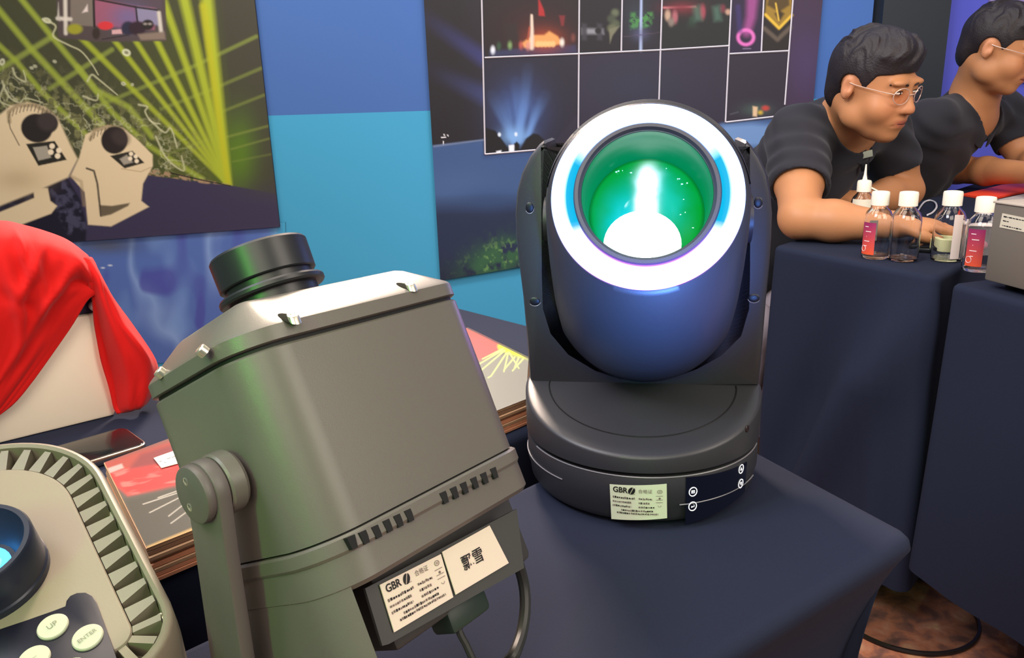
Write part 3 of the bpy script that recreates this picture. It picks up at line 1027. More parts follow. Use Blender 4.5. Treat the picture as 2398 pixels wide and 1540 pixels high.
# right triangle of the pile and the sheets below, each a slab of its own
out = np.array([p[:2] for p in (q[4], q[0], q[1], q[2], q[3])])
tri = obj('top_sheet', [q[0], q[1], q[2]], [(0, 2, 1)], MATS['brochure_gloss'], pile)
me = tri.data
bm = bmesh.new()
bm.from_mesh(me)
bmesh.ops.subdivide_edges(bm, edges=bm.edges, cuts=130, use_grid_fill=True)
bmesh.ops.recalc_face_normals(bm, faces=bm.faces)
bm.to_mesh(me)
bm.free()
vv = np.zeros(len(me.vertices) * 3)
me.vertices.foreach_get('co', vv)
set_color(tri, paint_broch(proj(vv.reshape(-1, 3) + np.array(abs_loc(pile)))))
shc = [mat('paper_edge_tan', '#b08a68', .8), mat('paper_edge_orange', '#cc8a66', .8), mat('paper_edge_brown', '#8a6a52', .8)]
zz = ZT - .0006
random.seed(3)
for k in range(8):
    th_ = .0028
    dd = np.array([random.uniform(-.002, .002), random.uniform(-.002, .002)]) + bn * (.0006 * k)
    MB().add(*prism(WORLD, out + dd, zz - th_, zz)).out('sheet', shc[(0, 2, 0, 0, 1, 0, 1, 1)[k]], pile)
    zz -= th_ + .0006
zz = ZB + .0005
# small white sticker lying on the brochures
s = [onz(x, y, ZT + .0008) for x, y in ((360, 1073), (425, 1050), (445, 1078), (378, 1096))]
o = MB().add(*loft([s, [p + [0, 0, .0006] for p in s]])).out('note_card', mat('card_white', '#d8ccc0', .6))
tag(o, 'small white note card lying on the brochures left of the projector', 'card')
fr = Frame((s[0] + s[2]) / 2 + [0, 0, .0007], s[1] - s[0], np.cross((0, 0, 1), s[1] - s[0]), (0, 0, 1))
m = MB()
for k in range(9):
    m.add(*box(fr, (random.uniform(-.010, .010), random.uniform(-.004, .004), .0001), (random.uniform(.001, .004), .0007, .0001)))
m.out('pen_marks', mat('ink_black', '#18161a', .6), o)

# ---- phone
zph = ZB + .001
ph = [onz(310, 994, zph + .009), onz(328, 1043, zph + .009)]
ed = (ph[1] - ph[0])
ed /= np.linalg.norm(ed)
ln = onz(196, 1083, zph + .009) - ph[1]
ln[2] = 0
ln /= np.linalg.norm(ln)
wd = np.linalg.norm(ph[1] - ph[0])
ctr = (ph[0] + ph[1]) / 2 + ln * .066 + [0, 0, -.0045]
nn = np.cross(ln, ed)
if nn[2] < 0: nn = -nn
fr = Frame(ctr, ln, np.cross(nn, ln), nn)
t = thing('phone', ctr - [0, 0, .0045], 'dark phone with silver edge lying beside the white box', 'phone')
MB().add(*prism(fr, rrect(.132, max(wd, .066), .010), -.0045, .0045, .0015)).out('body', mat('phone_silver', '#b8b0a4', .25, 1.0), t)
MB().add(*prism(fr, rrect(.128, max(wd, .066) - .004, .008), .0043, .0052, .0004)).out('screen', mat('phone_glass', '#15191a', .12), t)

# ---- white box with a dark cap, draped in red
q0, q1 = onz(-70, 1056, ZB), onz(272, 972, ZB)
bx = q1 - q0
bx[2] = 0
bw = np.linalg.norm(bx)
bx /= bw
by = np.array([-bx[1], bx[0], 0])               # away from the camera
hb = .205
fr = Frame(q1, bx, by, (0, 0, 1))
# height of the white face read at its upper right corner
zc = onplane(217, 735, q1, by)[2] - ZB
t = thing('display_box', (q0 + q1) / 2 + by * .08, 'white box with dark top under the red cloth', 'box')
MB().add(*box(fr, (-bw / 2, .08, zc / 2), (bw, .16, zc), .004)).out('body', mat('warm_white_panel', '#ece0c8', .55), t)
MB().add(*box(fr, (-bw / 2 + .004, .08, zc + .022), (bw - .008, .152, .044), .004)).out('cap', mat('dark_navy_plastic', '#2a2a44', .5), t)
kf = Frame(onplane(221, 717, q1 - by * .002, by), bx, (0, 0, 1), -by)
MB().add(*lathe(kf, [(0.0055, -.004), (.0055, .003), (.004, .006), (.0, .0065)], 16)).out('knob', mat('pink_white_plastic', '#e0c8c4', .4), t)

red = mat('red_cloth', hx('#cc1b18'), .75, spec=.1, sheen=.1)


def flap(rows, n=30, folds=(), seed=0, amp=.006):
    """rows: lists of world points from one edge to the other, top row first"""
    R_ = [smooth_path(r, 12) for r in rows]
    res = []
    for r in R_:
        t_ = np.linspace(0, len(r) - 1, n)
        i = np.minimum(t_.astype(int), len(r) - 2)
        res.append(r[i] * (1 - (t_ - i))[:, None] + r[i + 1] * (t_ - i)[:, None])
    A = np.stack(res)                            # rows x n x 3
    m_ = 40
    cols = np.stack([smooth_path(A[:, j], 12)[np.linspace(0, (len(rows) - 1) * 12, m_).astype(int)] for j in range(n)], 1)
    uu = np.linspace(0, 1, n)[None, :]
    vv = np.linspace(0, 1, m_)[:, None]
    D = np.zeros((m_, n))
    for (u0, v0, u1, v1, wd_, am) in folds:
        L2 = (u1 - u0) ** 2 + (v1 - v0) ** 2
        tt = np.clip(((uu - u0) * (u1 - u0) + (vv - v0) * (v1 - v0)) / L2, 0, 1)
        ds = np.hypot(uu - u0 - tt * (u1 - u0), vv - v0 - tt * (v1 - v0))
        D += am * np.exp(-(ds / wd_) ** 2) * np.sin(PI * np.clip(tt, .04, .96)) ** .5
    D += amp * (fbm(uu * 5 + vv * 2 + seed, vv * 4 + 0 * uu, 3, seed) - .5)
    cols = cols - by * D[:, :, None]
    v = cols.reshape(-1, 3)
    i = np.arange(m_ - 1)[:, None] * n + np.arange(n - 1)[None]
    return v, np.stack([i, i + 1, i + n + 1, i + n], -1).reshape(-1, 4).tolist()


def bp_(x, y, off):                              # a point of the photograph on the box's front plane, pulled off it by `off`
    return onplane(x, y, q1 - by * off, by)


top_b = [bp_(-160, 640, -.15), bp_(-20, 560, -.15), bp_(110, 585, -.15), bp_(190, 630, -.15), bp_(232, 690, -.14)]
r0 = [bp_(-160, 575, -.03), bp_(-20, 521, -.05), bp_(60, 530, -.05), bp_(150, 560, -.045), bp_(203, 600, -.03)]
r1 = [bp_(-160, 620, .02), bp_(-20, 560, .02), bp_(70, 565, .022), bp_(160, 590, .022), bp_(222, 632, .016)]
r2 = [bp_(-160, 720, .028), bp_(-20, 660, .03), bp_(80, 655, .03), bp_(165, 655, .028), bp_(238, 682, .02)]
r3 = [bp_(-160, 800, .03), bp_(-20, 740, .03), bp_(70, 725, .028), bp_(140, 715, .025), bp_(205, 702, .018)]
r4 = [bp_(-160, 900, .026), bp_(-30, 850, .026), bp_(40, 830, .022), bp_(95, 812, .018), bp_(150, 790, .014)]
r5 = [bp_(-160, 1000, .02), bp_(-80, 990, .02), bp_(-40, 975, .018), bp_(0, 955, .014), bp_(46, 928, .010)]
r6 = [bp_(-160, 1060, .016), bp_(-110, 1050, .016), bp_(-80, 1035, .014), bp_(-55, 1015, .012), bp_(-25, 985, .010)]
mb = MB()
mb.add(*flap([top_b, r0, r1, r2, r3, r4, r5, r6], 60,
             [(.45, .28, .62, .62, .04, .008), (.30, .35, .50, .72, .035, .010), (.60, .25, .38, .55, .03, .010), (.85, .30, .55, .60, .04, .008), (.40, .25, .46, .40, .02, .008),
              (.72, .45, .45, .75, .03, .006), (.95, .42, .7, .46, .03, -.008), (.3, .5, .55, .58, .02, -.006), (.8, .3, .95, .42, .03, .006)], 2, .012))
s0 = [bp_(196, 604, .018), bp_(208, 602, .01), bp_(216, 606, -.01), bp_(222, 616, -.03)]
s1 = [bp_(206, 650, .022), bp_(228, 645, .026), bp_(240, 655, .014), bp_(247, 672, -.03)]
s2 = [bp_(216, 700, .012), bp_(236, 694, .026), bp_(258, 695, .024), bp_(274, 712, -.02)]
s3 = [bp_(222, 760, .008), bp_(252, 755, .024), bp_(285, 755, .03), bp_(320, 775, -.01)]
s4 = [bp_(234, 830, .008), bp_(270, 825, .022), bp_(320, 820, .034), bp_(366, 850, .0)]
s5 = [bp_(250, 890, .008), bp_(285, 890, .02), bp_(330, 890, .03), bp_(362, 905, .004)]
s6 = [bp_(266, 950, .008), bp_(290, 950, .018), bp_(322, 944, .026), bp_(346, 940, .006)]
s7 = [bp_(274, 968, .008), bp_(296, 965, .016), bp_(318, 958, .022), bp_(334, 950, .006)]
mb.add(*flap([s0, s1, s2, s3, s4, s5, s6, s7], 30, [(.3, .1, .5, .9, .10, .008), (.75, .4, .8, .95, .12, .007), (.15, .2, .2, .95, .08, -.006), (.6, .45, .9, .65, .05, .006)], 9, .008))
o = mb.out('red_cloth', red, None, True, None, False, loc=(q0 + q1) / 2 + by * .03)
tag(o, 'bright red cloth draped over the white box', 'cloth')
md = o.modifiers.new('thick', 'SOLIDIFY')
md.thickness = .0012

# ================================================================== GREY PROJECTOR LEANING ON ITS YOKE
KS = 1.1


def rodr(w_):
    t = np.linalg.norm(w_)
    k = np.array(w_) / t
    K = np.array([[0, -k[2], k[1]], [k[2], 0, -k[0]], [-k[1], k[0], 0]])
    return np.eye(3) + math.sin(t) * K + (1 - math.cos(t)) * K @ K


RM = rodr([-0.43402, -0.1801, 0.88411])
GO = np.array([-0.12511, 0.46518, 0.96928])
GW, GD, GH, SX, SY = .165, .12483, .10105, -.0147, .019
gf = Frame(GO, RM[:, 0], RM[:, 1], RM[:, 2])     # origin in the middle of the lid seam, x along the wide face, z up the barrel
grey = mat('grey_powder_coat', '#5d5852', .38, spec=.5, bump=.05, bscale=1500)
greyd = mat('grey_shadow_gap', '#0c0d0c', .7)
steel = mat('screw_steel', '#d8d4c0', .3, .9)
blackp = mat('black_lens_plastic', '#202023', .38, spec=.5)


def gring(z, ins=0.0, rad=.030):
    k = max(0.0, -z / GH)
    k = min(k, 1.0)
    w_, d_ = GW * (1 + SX * k) - 2 * ins, GD * (1 + SY * k) - 2 * ins
    p = rrect(w_, d_, [max(.004, r_ - ins) for r_ in (.022, .030, rad, .018)], 10)
    return gf(np.concatenate([p, np.full((len(p), 1), z)], 1))


foot = gf((0, 0, -.2))[0]
gp = thing('grey_projector', (foot[0], foot[1], ZN), 'dark grey box projector leaning on its yoke with lens barrel on top', 'projector')
m = MB().add(*loft([gring(-GH, .0006), gring(-GH * .5), gring(-.0022), gring(-.001, .0012)]))
m.out('housing', grey, gp, True, 40)
MB().add(*loft([gring(-.0035, .0025), gring(.0035, .0025)])).out('seam_shadow_gap', greyd, gp)
MB().add(*loft([gring(.0012, .0008), gring(.002, -.0006), gring(.0095, -.0006), gring(.0115, .001), gring(.0275, .0215), gring(.0295, .025), gring(.030, .030)])).out('lid', grey, gp, True, 30)
MB().add(*loft([gring(-GH - .004, .003), gring(-GH + .002, .003)])).out('seam_shadow_gap', greyd, gp)
MB().add(*loft([gring(-GH - .010, -.001), gring(-GH - .0085, -.002), gring(-GH - .0022, -.002), gring(-GH - .001, -.0005)])).out('trim_band', grey, gp, True, 30)
MB().add(*loft([gring(-GH - .028, .002), gring(-GH - .0255, -.0005), gring(-GH - .010, -.0005)])).out('rear_cover', grey, gp, True, 40)


def gfront(x, y, ins=0.0, k=1.0):
    """photo pixel on the projector's wide face plane (inset by ins)"""
    # plane through three points of the front face
    a, b, c = [gf(p)[0] for p in ((-.5 * GW, -GD / 2 + ins, 0), (.5 * GW, -GD / 2 + ins, 0), (0, -GD * (1 + SY) / 2 + ins, -GH))]
    n = np.cross(b - a, c - a)
    n /= np.linalg.norm(n)
    return onplane(x, y, a, n), n


_, FN = gfront(900, 900)
if np.dot(FN, CAM - GO) < 0: FN = -FN
# vents under the band
for x, y in ((823, 1269), (851, 1257), (880, 1244), (906, 1230), (931, 1218), (956, 1206), (1038, 1164), (1062, 1153), (1085, 1142), (1109, 1130), (1132, 1119), (1155, 1107)):
    P, n = gfront(x, y, -.0010)
    xa_ = (gfront(x + 25, y - 12)[0] - P)
    fr = Frame(P, xa_, np.cross(FN, xa_), FN)
    MB().add(*prism(fr, [(-.0028, .003), (.0028, .003), (.0022, -.0035), (-.0016, -.0035)], -.006, .0012)).out('vent_slot', greyd, gp)
# lower body: side column at the near left, recessed connector block
zt_ = -GH - .026
zb_ = -GH - .100


def gcol(z, ins=0):
    w_, d_ = GW * (1 + SX), GD * (1 + SY)
    x0, y0, r_ = -w_ / 2, -d_ / 2, .030
    ts = np.radians(np.linspace(180, 238, 9))
    o_ = [(x0, y0 + d_ * .9)] + [(x0 + r_ + r_ * math.cos(t), y0 + r_ + r_ * math.sin(t)) for t in ts]
    i_ = [(x0 + r_ + (r_ - .007) * math.cos(t), y0 + r_ + (r_ - .007) * math.sin(t)) for t in ts[::-1]] + [(x0 + .007, y0 + d_ * .9)]
    return gf([(a, b, z) for a, b in o_ + i_])


MB().add(*loft([gcol(zb_), gcol(zt_ - .01), gcol(zt_ + .004)])).out('side_column', grey, gp, True, 40)
dark_block = mat('dark_grey_panel', '#3a3a38', .5)
kx = .022
MB().add(*box(gf, (kx, .004, (zt_ + zb_) / 2 + .02), (GW * .74, GD * .62, .065), .004)).out('connector_block', dark_block, gp)
STK = .012
# stickers
stw = mat('sticker_paper', '#d8c8b8', .6)
blk = mat('sticker_black', '#0e0c0c', .6)
grn = mat('sticker_grey', '#6a5c56', .6)


def plate(name, px, ins, m_, parent, t=.0006):
    P = [gfront(x, y, ins)[0] for x, y in px]
    return MB().add(*loft([P, [p + FN * t for p in P]])).out(name, m_, parent), P


backp, _ = plate('sticker_panel', [(850, 1378), (1205, 1192), (1222, 1330), (905, 1508), (890, 1512)], STK + .002, dark_block, gp, .002)


def qframe(P, lift=.0007):
    """frame with origin at the sheet's middle, x along its bottom/top, y up"""
    x = (P[1] - P[0]) + (P[2] - P[3])
    y = (P[0] - P[3]) + (P[1] - P[2])
    z = np.cross(x, y)
    f_ = Frame(sum(P) / 4 + FN * lift, x, np.cross(z, x), z)
    return f_, np.linalg.norm(x) / 2, np.linalg.norm(y) / 2


st1, P1 = plate('rating_sticker', [(888, 1369), (1031, 1297), (1060, 1398), (922, 1480)], STK - .0008, stw, gp)
st2, P2 = plate('name_sticker', [(1034, 1292), (1145, 1230), (1190, 1318), (1066, 1392)], STK - .0008, stw, gp)
f2, w2, h2 = qframe(P2)
lettering('lettering', '飘雪', f2, h2 * .36, blk, st2, cx=-.002, cy=0, bold=.012)


def rating(fr, w_, h_, parent, wrap=None):
    """the small maker's plate: big letters with a leaf-shaped last sign, rows of tiny print, icons at the right"""
    lettering('lettering', 'GBR', fr, h_ * .23, blk, parent, cx=-w_ * .325, cy=h_ * .36, wrap=wrap, xs=.95, bold=.022)
    mb = MB()
    g = MB()

    def quad(mm, x0, y0, x1, y1):
        p = np.array([(x0, y0, .0003), (x1, y0, .0003), (x1, y1, .0003), (x0, y1, .0003)])
        mm.add(fr(p) if wrap is None else wrap(p), [(0, 1, 2, 3)])

    def blob(mm, cx, cy, rx, ry, rot, lo=0, hi=2 * PI, hole=0):
        t = np.linspace(lo, hi, 15)
        p = np.stack([rx * np.cos(t), ry * np.sin(t)], 1)
        R2 = np.array([[math.cos(rot), -math.sin(rot)], [math.sin(rot), math.cos(rot)]])
        o_ = p @ R2.T + (cx, cy)
        if hole:
            i_ = (p * hole) @ R2.T + (cx, cy)
            pts = np.concatenate([o_, i_])
            ff = [(k, k + 1, 16 + k, 15 + k) for k in range(14)]
        else:
            pts = o_
            ff = [list(range(15))]
        pts = np.concatenate([pts, np.full((len(pts), 1), .0003)], 1)
        mm.add(fr(pts) if wrap is None else wrap(pts), ff)
    # leaf sign split by a slit
    blob(mb, -w_ * .118, h_ * .362, h_ * .085, h_ * .115, -.45, PI * .52, PI * 1.48)
    blob(mb, -w_ * .108, h_ * .362, h_ * .085, h_ * .115, -.45, -PI * .48, PI * .48)
    quad(mb, -w_ * .16, h_ * .262, -w_ * .05, h_ * .270)
    lettering('lettering', '合格证', fr, h_ * .135, grn, parent, cx=w_ * .135, cy=h_ * .36, wrap=wrap, xs=1.0)
    blob(g, w_ * .40, h_ * .36, h_ * .075, h_ * .06, 0, hole=.8)
    blob(g, w_ * .40, h_ * .36, h_ * .03, h_ * .025, 0, hole=.6)
    for yy in (.22, .10, .02): quad(g, w_ * .33, h_ * yy, w_ * .46, h_ * (yy + .012))
    blob(g, w_ * .40, h_ * .15, h_ * .03, h_ * .03, 0)
    blob(g, w_ * .40, -h_ * .07, h_ * .05, h_ * .05, 0, PI, 2 * PI, .8)
    rr = random.Random(5)
    for x0, x1, y in ((-.46, -.05, .13), (.02, .26, .13), (-.46, -.12, 0.0), (.02, .22, 0.0), (-.46, -.12, -.13), (.02, .32, -.13), (-.30, .28, -.25), (-.38, .38, -.34)):
        x = x0
        while x < x1:
            c_ = rr.uniform(.012, .030)
            quad(mb if rr.random() < .45 else g, w_ * x, h_ * (y - rr.uniform(.02, .034)), w_ * min(x1, x + c_), h_ * (y + rr.uniform(.012, .034)))
            x += c_ + rr.uniform(.006, .016)
    mb.out('small_print', blk, parent, False, None, False)
    g.out('small_print', grn, parent, False, None, False)


f1, w1, h1 = qframe(P1)
rating(f1, w1, h1, st1)
# lid screws: two over dark ovals painting recess shade on the wide chamfer, two on the left one
ch_n = np.array([0, -math.sin(math.atan2(.016, .0205)), math.cos(math.atan2(.016, .0205))])


def chamfer_pt(x, y, side):
    if side == 'f':
        a, n = gf((0, -GD / 2 + .001, .0115))[0], gf.M @ np.array([0, -.016, .0205]) / .026
    else:
        a, n = gf((-GW / 2 + .001, 0, .0115))[0], gf.M @ np.array([-.016, 0, .0205]) / .026
    n = n / np.linalg.norm(n)
    return onplane(x, y, a, n), n


for x, y, s_, big in ((676, 745, 'f', 1), (951, 671, 'f', 1), (478, 826, 'l', 0), (380, 876, 'l', 0)):
    P, n = chamfer_pt(x, y, s_)
    upv = gf.M[:, 2]
    fr = frame_n(P, n, upv)
    if big:
        MB().add(*ell(fr, (0, .0005, -.0002), (.0040, .0078, .0006), 24, 8)).out('screw_recess_shade', mat('recess_shade', '#23231e', .95, spec=.05), gp)
    dz = -.0042 if big else 0
    fs = Frame(fr((0.0005, dz, .0004))[0], fr.M[:, 0], fr.M[:, 1], gf.M[:, 2] if big else n)
    MB().add(*lathe(fs, [(.0032, -.001), (.0032, .0026), (.0026, .0032), (.0016, .0032), (.0014, .0018), (0, .0018)], 18)).out('screw', steel, gp)
# lens barrel
bf = Frame(gf((-.010, .000, .0))[0], gf.M[:, 0], gf.M[:, 1], gf.M[:, 2])
b0 = .030
MB().add(*lathe(bf, [(.0, b0 - .002), (.0292, b0 - .002), (.0292, b0 + .0012), (.0, b0 + .0014)], 48)).out('red_collar', mat('red_collar', '#a83038', .4), gp)
MB().add(*lathe(bf, [(.0, b0), (.0268, b0), (.0268, b0 + .0072), (.0312, b0 + .0076), (.0322, b0 + .0088), (.0322, b0 + .0108), (.0314, b0 + .0120), (.0266, b0 + .0124), (.0266, b0 + .0165),
                     (.0286, b0 + .0166), (.0294, b0 + .0174), (.0298, b0 + .0352), (.0289, b0 + .0366), (.028, b0 + .0366), (.025, b0 + .032), (0, b0 + .030)], 64)).out('lens_barrel', blackp, gp, True, 30)
# yoke: pivot disc on the narrow face, upright plate, foot
piv_y, piv_z = None, None
best = 1e9
for yy in np.linspace(-.06, .06, 25):
    for z2 in np.linspace(-.12, -.03, 25):
        e_ = np.linalg.norm(proj(gf((-GW * .54 - .006, yy, z2)))[0] - (508, 1130))
        if e_ < best: best, piv_y, piv_z = e_, yy, z2
ax = -gf.M[:, 0]                                 # outwards from the narrow face
pv = gf((-GW * .54, piv_y, piv_z))[0]
axh = np.array([ax[0], ax[1], 0]) / np.hypot(ax[0], ax[1])
qv = np.cross((0, 0, 1.0), axh)
yf = Frame(pv, qv, (0, 0, 1), axh)               # x across the plate, y up, z outwards
yk = mat('yoke_grey', '#57504e', .45, bump=.05, bscale=1500)
MB().add(*lathe(yf, [(0, -.004), (.0150, -.004), (.0164, -.002), (.0164, .005), (.0155, .0062), (0, .0062)], 40)).out('pivot_disc', grey, gp, True, 30)
hz = pv[2] - ZN
pl = [(.0158 * math.cos(t), .0158 * math.sin(t)) for t in np.linspace(0, PI, 15)] + [(-.0152, -.03), (-.0185, -hz + .002), (.0185, -hz + .002), (.0152, -.03)]
MB().add(*prism(yf, pl, .0065, .0145, .0014)).out('yoke_arm', yk, gp, True, 30)
MB().add(*prism(yf, [(.0152 * math.cos(t), .0152 * math.sin(t)) for t in np.linspace(0, 2 * PI, 33)[:-1]], .0140, .0195, .0016)).out('pivot_cap', yk, gp, True, 30)
for yy in (.007, -.007):
    fs = Frame(yf((-.003, yy, .0192))[0], yf.M[:, 0], yf.M[:, 1], yf.M[:, 2])
    MB().add(*lathe(fs, [(.0022, -.001), (.0022, .0004), (.0014, .0006), (.0012, -.0004), (0, -.0004)], 14)).out('screw', steel, gp)
MB().add(*box(yf, (0, -hz + .0045, -.035), (.042, .007, .10), .002)).out('yoke_foot', yk, gp, True, 30)
# plug block and cables
P, n = gfront(1100, 1425, .03)
bf2 = Frame(P, gf.M[:, 0], gf.M[:, 1], gf.M[:, 2])
MB().add(*box(bf2, (0, .01, 0), (.034, .02, .016), .003)).out('plug', mat('dark_green_plug', '#23332a', .5), gp, True, 30)
cab = mat('black_cable', '#2c2d2a', .45)


def depth_pts(px, d):
    return [CAM + ray(x, y) * dd for (x, y), dd in zip(px, d)]


pth = [gfront(1135, 1185, .05)[0]] + depth_pts([(1172, 1225), (1203, 1290), (1225, 1360), (1230, 1420), (1222, 1480), (1205, 1530)], [.535, .54, .545, .54, .53, .515])
end = onz(1180, 1560, ZN + .010)
pth += [onz(1192, 1545, ZN + .02), end, onz(1120, 1600, ZN + .008)]
o = MB().add(*tube(smooth_path(pth, 8), .0040, 10)).out('power_cable', cab, gp)
pth = [P + [0, 0, -.004], gfront(1075, 1470, .035)[0], gfront(1092, 1510, .035)[0], gfront(1108, 1545, .035)[0], gfront(1130, 1590, .035)[0]]
MB().add(*tube(smooth_path(pth, 6), .0022, 8)).out('signal_cable', cab, gp)

# ================================================================== CREAM PROJECTOR AT THE LOWER LEFT
LC = np.array([-0.30567, 0.39307, 0.8888])
LM = rodr([0.37135, -0.06158, 0.66228])
wv, av = LM[:, 0], -LM[:, 1]                     # across the face, down the face
ln_ = Frame(LC, LM[:, 0], LM[:, 1], LM[:, 2])    # z out of the face
cream = mat('cream_plastic', '#7a7262', .45, spec=.4, bump=.03, bscale=1500)
creamd = mat('cream_pocket', '#8a9478', .6)
RA = .0735


def arch(ins, n=40, bottom=-.136, rc=.030):
    a = RA - ins
    p = [(a * math.cos(t), .002 + a * math.sin(t) * 1.0) for t in np.linspace(0, PI, n)]
    b = bottom + ins
    r_ = max(.006, rc - ins)
    p += [(-a - .0 + r_ * (1 - math.cos(t)), b + r_ * (1 - math.sin(t))) for t in np.linspace(0, PI / 2, 8)]
    p += [(a - r_ * (1 - math.cos(t)), b + r_ * (1 - math.sin(t))) for t in np.linspace(PI / 2, 0, 8)]
    return np.array(p)


def aring(ins, z):
    p = arch(ins)
    return ln_(np.concatenate([p, np.full((len(p), 1), z)], 1))


lp = thing('cream_projector', (LC[0] - .02, LC[1] + .02, ZN), 'cream projector with ribbed rim and blue-lit black lens at the lower left', 'projector')
m = MB().add(*loft([aring(.012, -.085), aring(.004, -.078), aring(.0, -.02), aring(.0, -.003), aring(.0012, -.0008), aring(.003, 0), aring(.005, -.0012), aring(.0062, -.016), aring(.020, -.0165)], True, False))
m.add(aring(.012, -.085), [list(range(len(arch(0))))[::-1]])
m.out('housing', cream, lp, True, 40, True)
IN = .0205
m = MB().add(*loft([aring(IN, -.0165), aring(IN, -.0052), aring(IN + .0006, -.0042), aring(IN + .0016, -.0040)]))
m.out('face_plate', cream, lp, True, 30)
# fins across the rim channel
po, pi_ = arch(.0060), arch(IN - .0004)
Lc = np.concatenate([[0], np.cumsum(np.linalg.norm(np.diff(np.concatenate([po, po[:1]]), axis=0), axis=1))])


def along(P, s):
    Q = np.concatenate([P, P[:1]])
    i = int(np.searchsorted(Lc, s, side='right') - 1)
    i = min(max(i, 0), len(P) - 1)
    t = (s - Lc[i]) / (Lc[i + 1] - Lc[i] + 1e-9)
    return Q[i] * (1 - t) + Q[i + 1] * t


nf = 44
step = Lc[-1] / nf
for k in range(nf):
    s_ = (k + .5) * step
    a0, a1 = along(po, (s_ - .0021) % Lc[-1]), along(po, (s_ + .0021) % Lc[-1])
    c0, c1 = along(pi_, (s_ - .0048) % Lc[-1]), along(pi_, (s_ + .0048) % Lc[-1])
    top = [(a0, -.0022), (a1, -.0022), (c1, -.0050), (c0, -.0050)]
    v = [ln_((p[0], p[1], z))[0] for p, z in top] + [ln_((p[0], p[1], -.0165))[0] for p, z in top]
    MB().add(v, [(0, 1, 2, 3), (7, 6, 5, 4), (0, 4, 5, 1), (1, 5, 6, 2), (2, 6, 7, 3), (3, 7, 4, 0)]).out('fin', cream, lp, False, None)


def lface(x, y, z=0.0):
    P = onplane(x, y, ln_((0, 0, z))[0], ln_.M[:, 2])
    return ln_.inv(P)[0]


for x, y in ((47, 1121), (270, 1203), (378, 1448)):
    q_ = lface(x, y, -.010)
    fs = Frame(ln_((q_[0], q_[1], -.0165))[0], ln_.M[:, 0], ln_.M[:, 1], ln_.M[:, 2])
    MB().add(*lathe(fs, [(.0034, 0), (.0034, .0072), (.0028, .0078), (.0018, .0078), (.0015, .006), (0, .006)], 18)).out('screw', steel, lp)
# lens barrel with blue-lit inside
q_ = lface(-40, 1345)
lf = Frame(ln_((q_[0], q_[1], -.004))[0], ln_.M[:, 0], ln_.M[:, 1], ln_.M[:, 2])
MB().add(*lathe(lf, [(.0310, 0), (.0310, .004), (.0302, .005), (.0298, .025), (.0286, .027), (.0262, .027), (.0215, .014), (.0170, .008), (.0, .008)], 56)).out('lens_barrel', mat('navy_black_plastic', '#1b2030', .35), lp, True, 30)
MB().add(*ell(lf, (0, 0, .007), (.0150, .0150, .006), 28, 12)).out('lens', mat('blue_lit_lens', '#0a2c60', .1, emit=(.04, .36, 1.0), estr=6), lp)
MB().add(*ell(lf, (0, 0, .0125), (.0062, .0062, .0022), 20, 8)).out('lamp_core', mat('white_blue_core', '#ffffff', .3, emit=(.75, .95, 1.0), estr=9), lp)
# control panel: dark plate with a lobe and white keys
pp = [(-60, 1484), (0, 1462), (60, 1442), (120, 1421), (149, 1410), (151, 1398), (160, 1386), (176, 1379), (196, 1378), (212, 1386), (222, 1402), (238, 1445), (262, 1510), (285, 1580), (60, 1680), (-60, 1600)]
P = np.array([lface(x, y)[:2] for x, y in pp])
MB().add(*prism(Frame(ln_((0, 0, -.0042))[0], *ln_.M.T), P, 0, .0011, .0003)).out('control_panel', mat('panel_navy_black', '#12131f', .3), lp)
keym = mat('key_white', '#a4a892', .5)
for x, y, r_, tx in ((120, 1460, .0073, 'UP'), (202, 1485, .0073, 'ENTER'), (76, 1536, .0073, '—'), (163, 1566, .0073, '')):
    q_ = lface(x, y)
    fs = Frame(ln_((q_[0], q_[1], -.0032))[0], ln_.M[:, 0], ln_.M[:, 1], ln_.M[:, 2])
    k_ = MB().add(*lathe(fs, [(r_, 0), (r_, .0010), (r_ - .0005, .0016), (0, .0018)], 32)).out('key', keym, lp, True, 30)
    if tx:
        ft = Frame(fs((0, 0, .0018))[0], wv * .97 + -av * .22, -av * .97 - wv * .22, fs.M[:, 2])
        lettering('lettering', tx, ft, .0042 if tx == 'UP' else .0032, mat('key_print', '#6c705c', .6), k_)
# stand under it
low = [ln_((x_, -.11, -.05))[0] for x_ in (-.062, .062)]
for p in low:
    MB().add(*tube([p, (p[0], p[1], ZN + .004)], .009, 12)).out('stand_leg', cream, lp)
mid = (low[0] + low[1]) / 2
axl = low[1] - low[0]
axl[2] = 0
MB().add(*box(Frame((mid[0], mid[1], ZN + .0035), axl, np.cross((0, 0, 1), axl), (0, 0, 1)), (0, 0, 0), (.15, .09, .006), .002)).out('stand_plate', cream, lp, True, 30)

# ================================================================== BLACK MOVING HEAD
MX, MY = .1275, .745
RB = .1146
fwd = np.array([-.17, -.985, 0])
fwd /= np.linalg.norm(fwd)
rt = np.array([-fwd[1], fwd[0], 0])
mf = Frame((MX, MY, ZN), rt, -fwd, (0, 0, 1))    # x to the right, y away from the camera, z up
shell = mat('black_shell', '#2c2c30', .42, spec=.5, bump=.06, bscale=1800)
mh = thing('moving_head_light', (MX, MY, ZN), 'black moving head stage light with glowing white ring', 'stage light')


def mfy(x, y, yl):
    """photo pixel met with the plane y = yl of the light's own frame -> (x, z)"""
    P = onplane(x, y, mf((0, yl, 0))[0], mf.M[:, 1])
    q_ = mf.inv(P)[0]
    return q_[0], q_[2]


z_seam = mfy(1500, 1117, -RB)[1]
z_bot2 = mfy(1500, 1112, -RB)[1]
z_vis0 = mfy(1500, 1068, -RB)[1]
z_vis1 = mfy(1508, 893, 0)[1]
print('seam', z_seam, z_bot2, z_vis0, z_vis1)
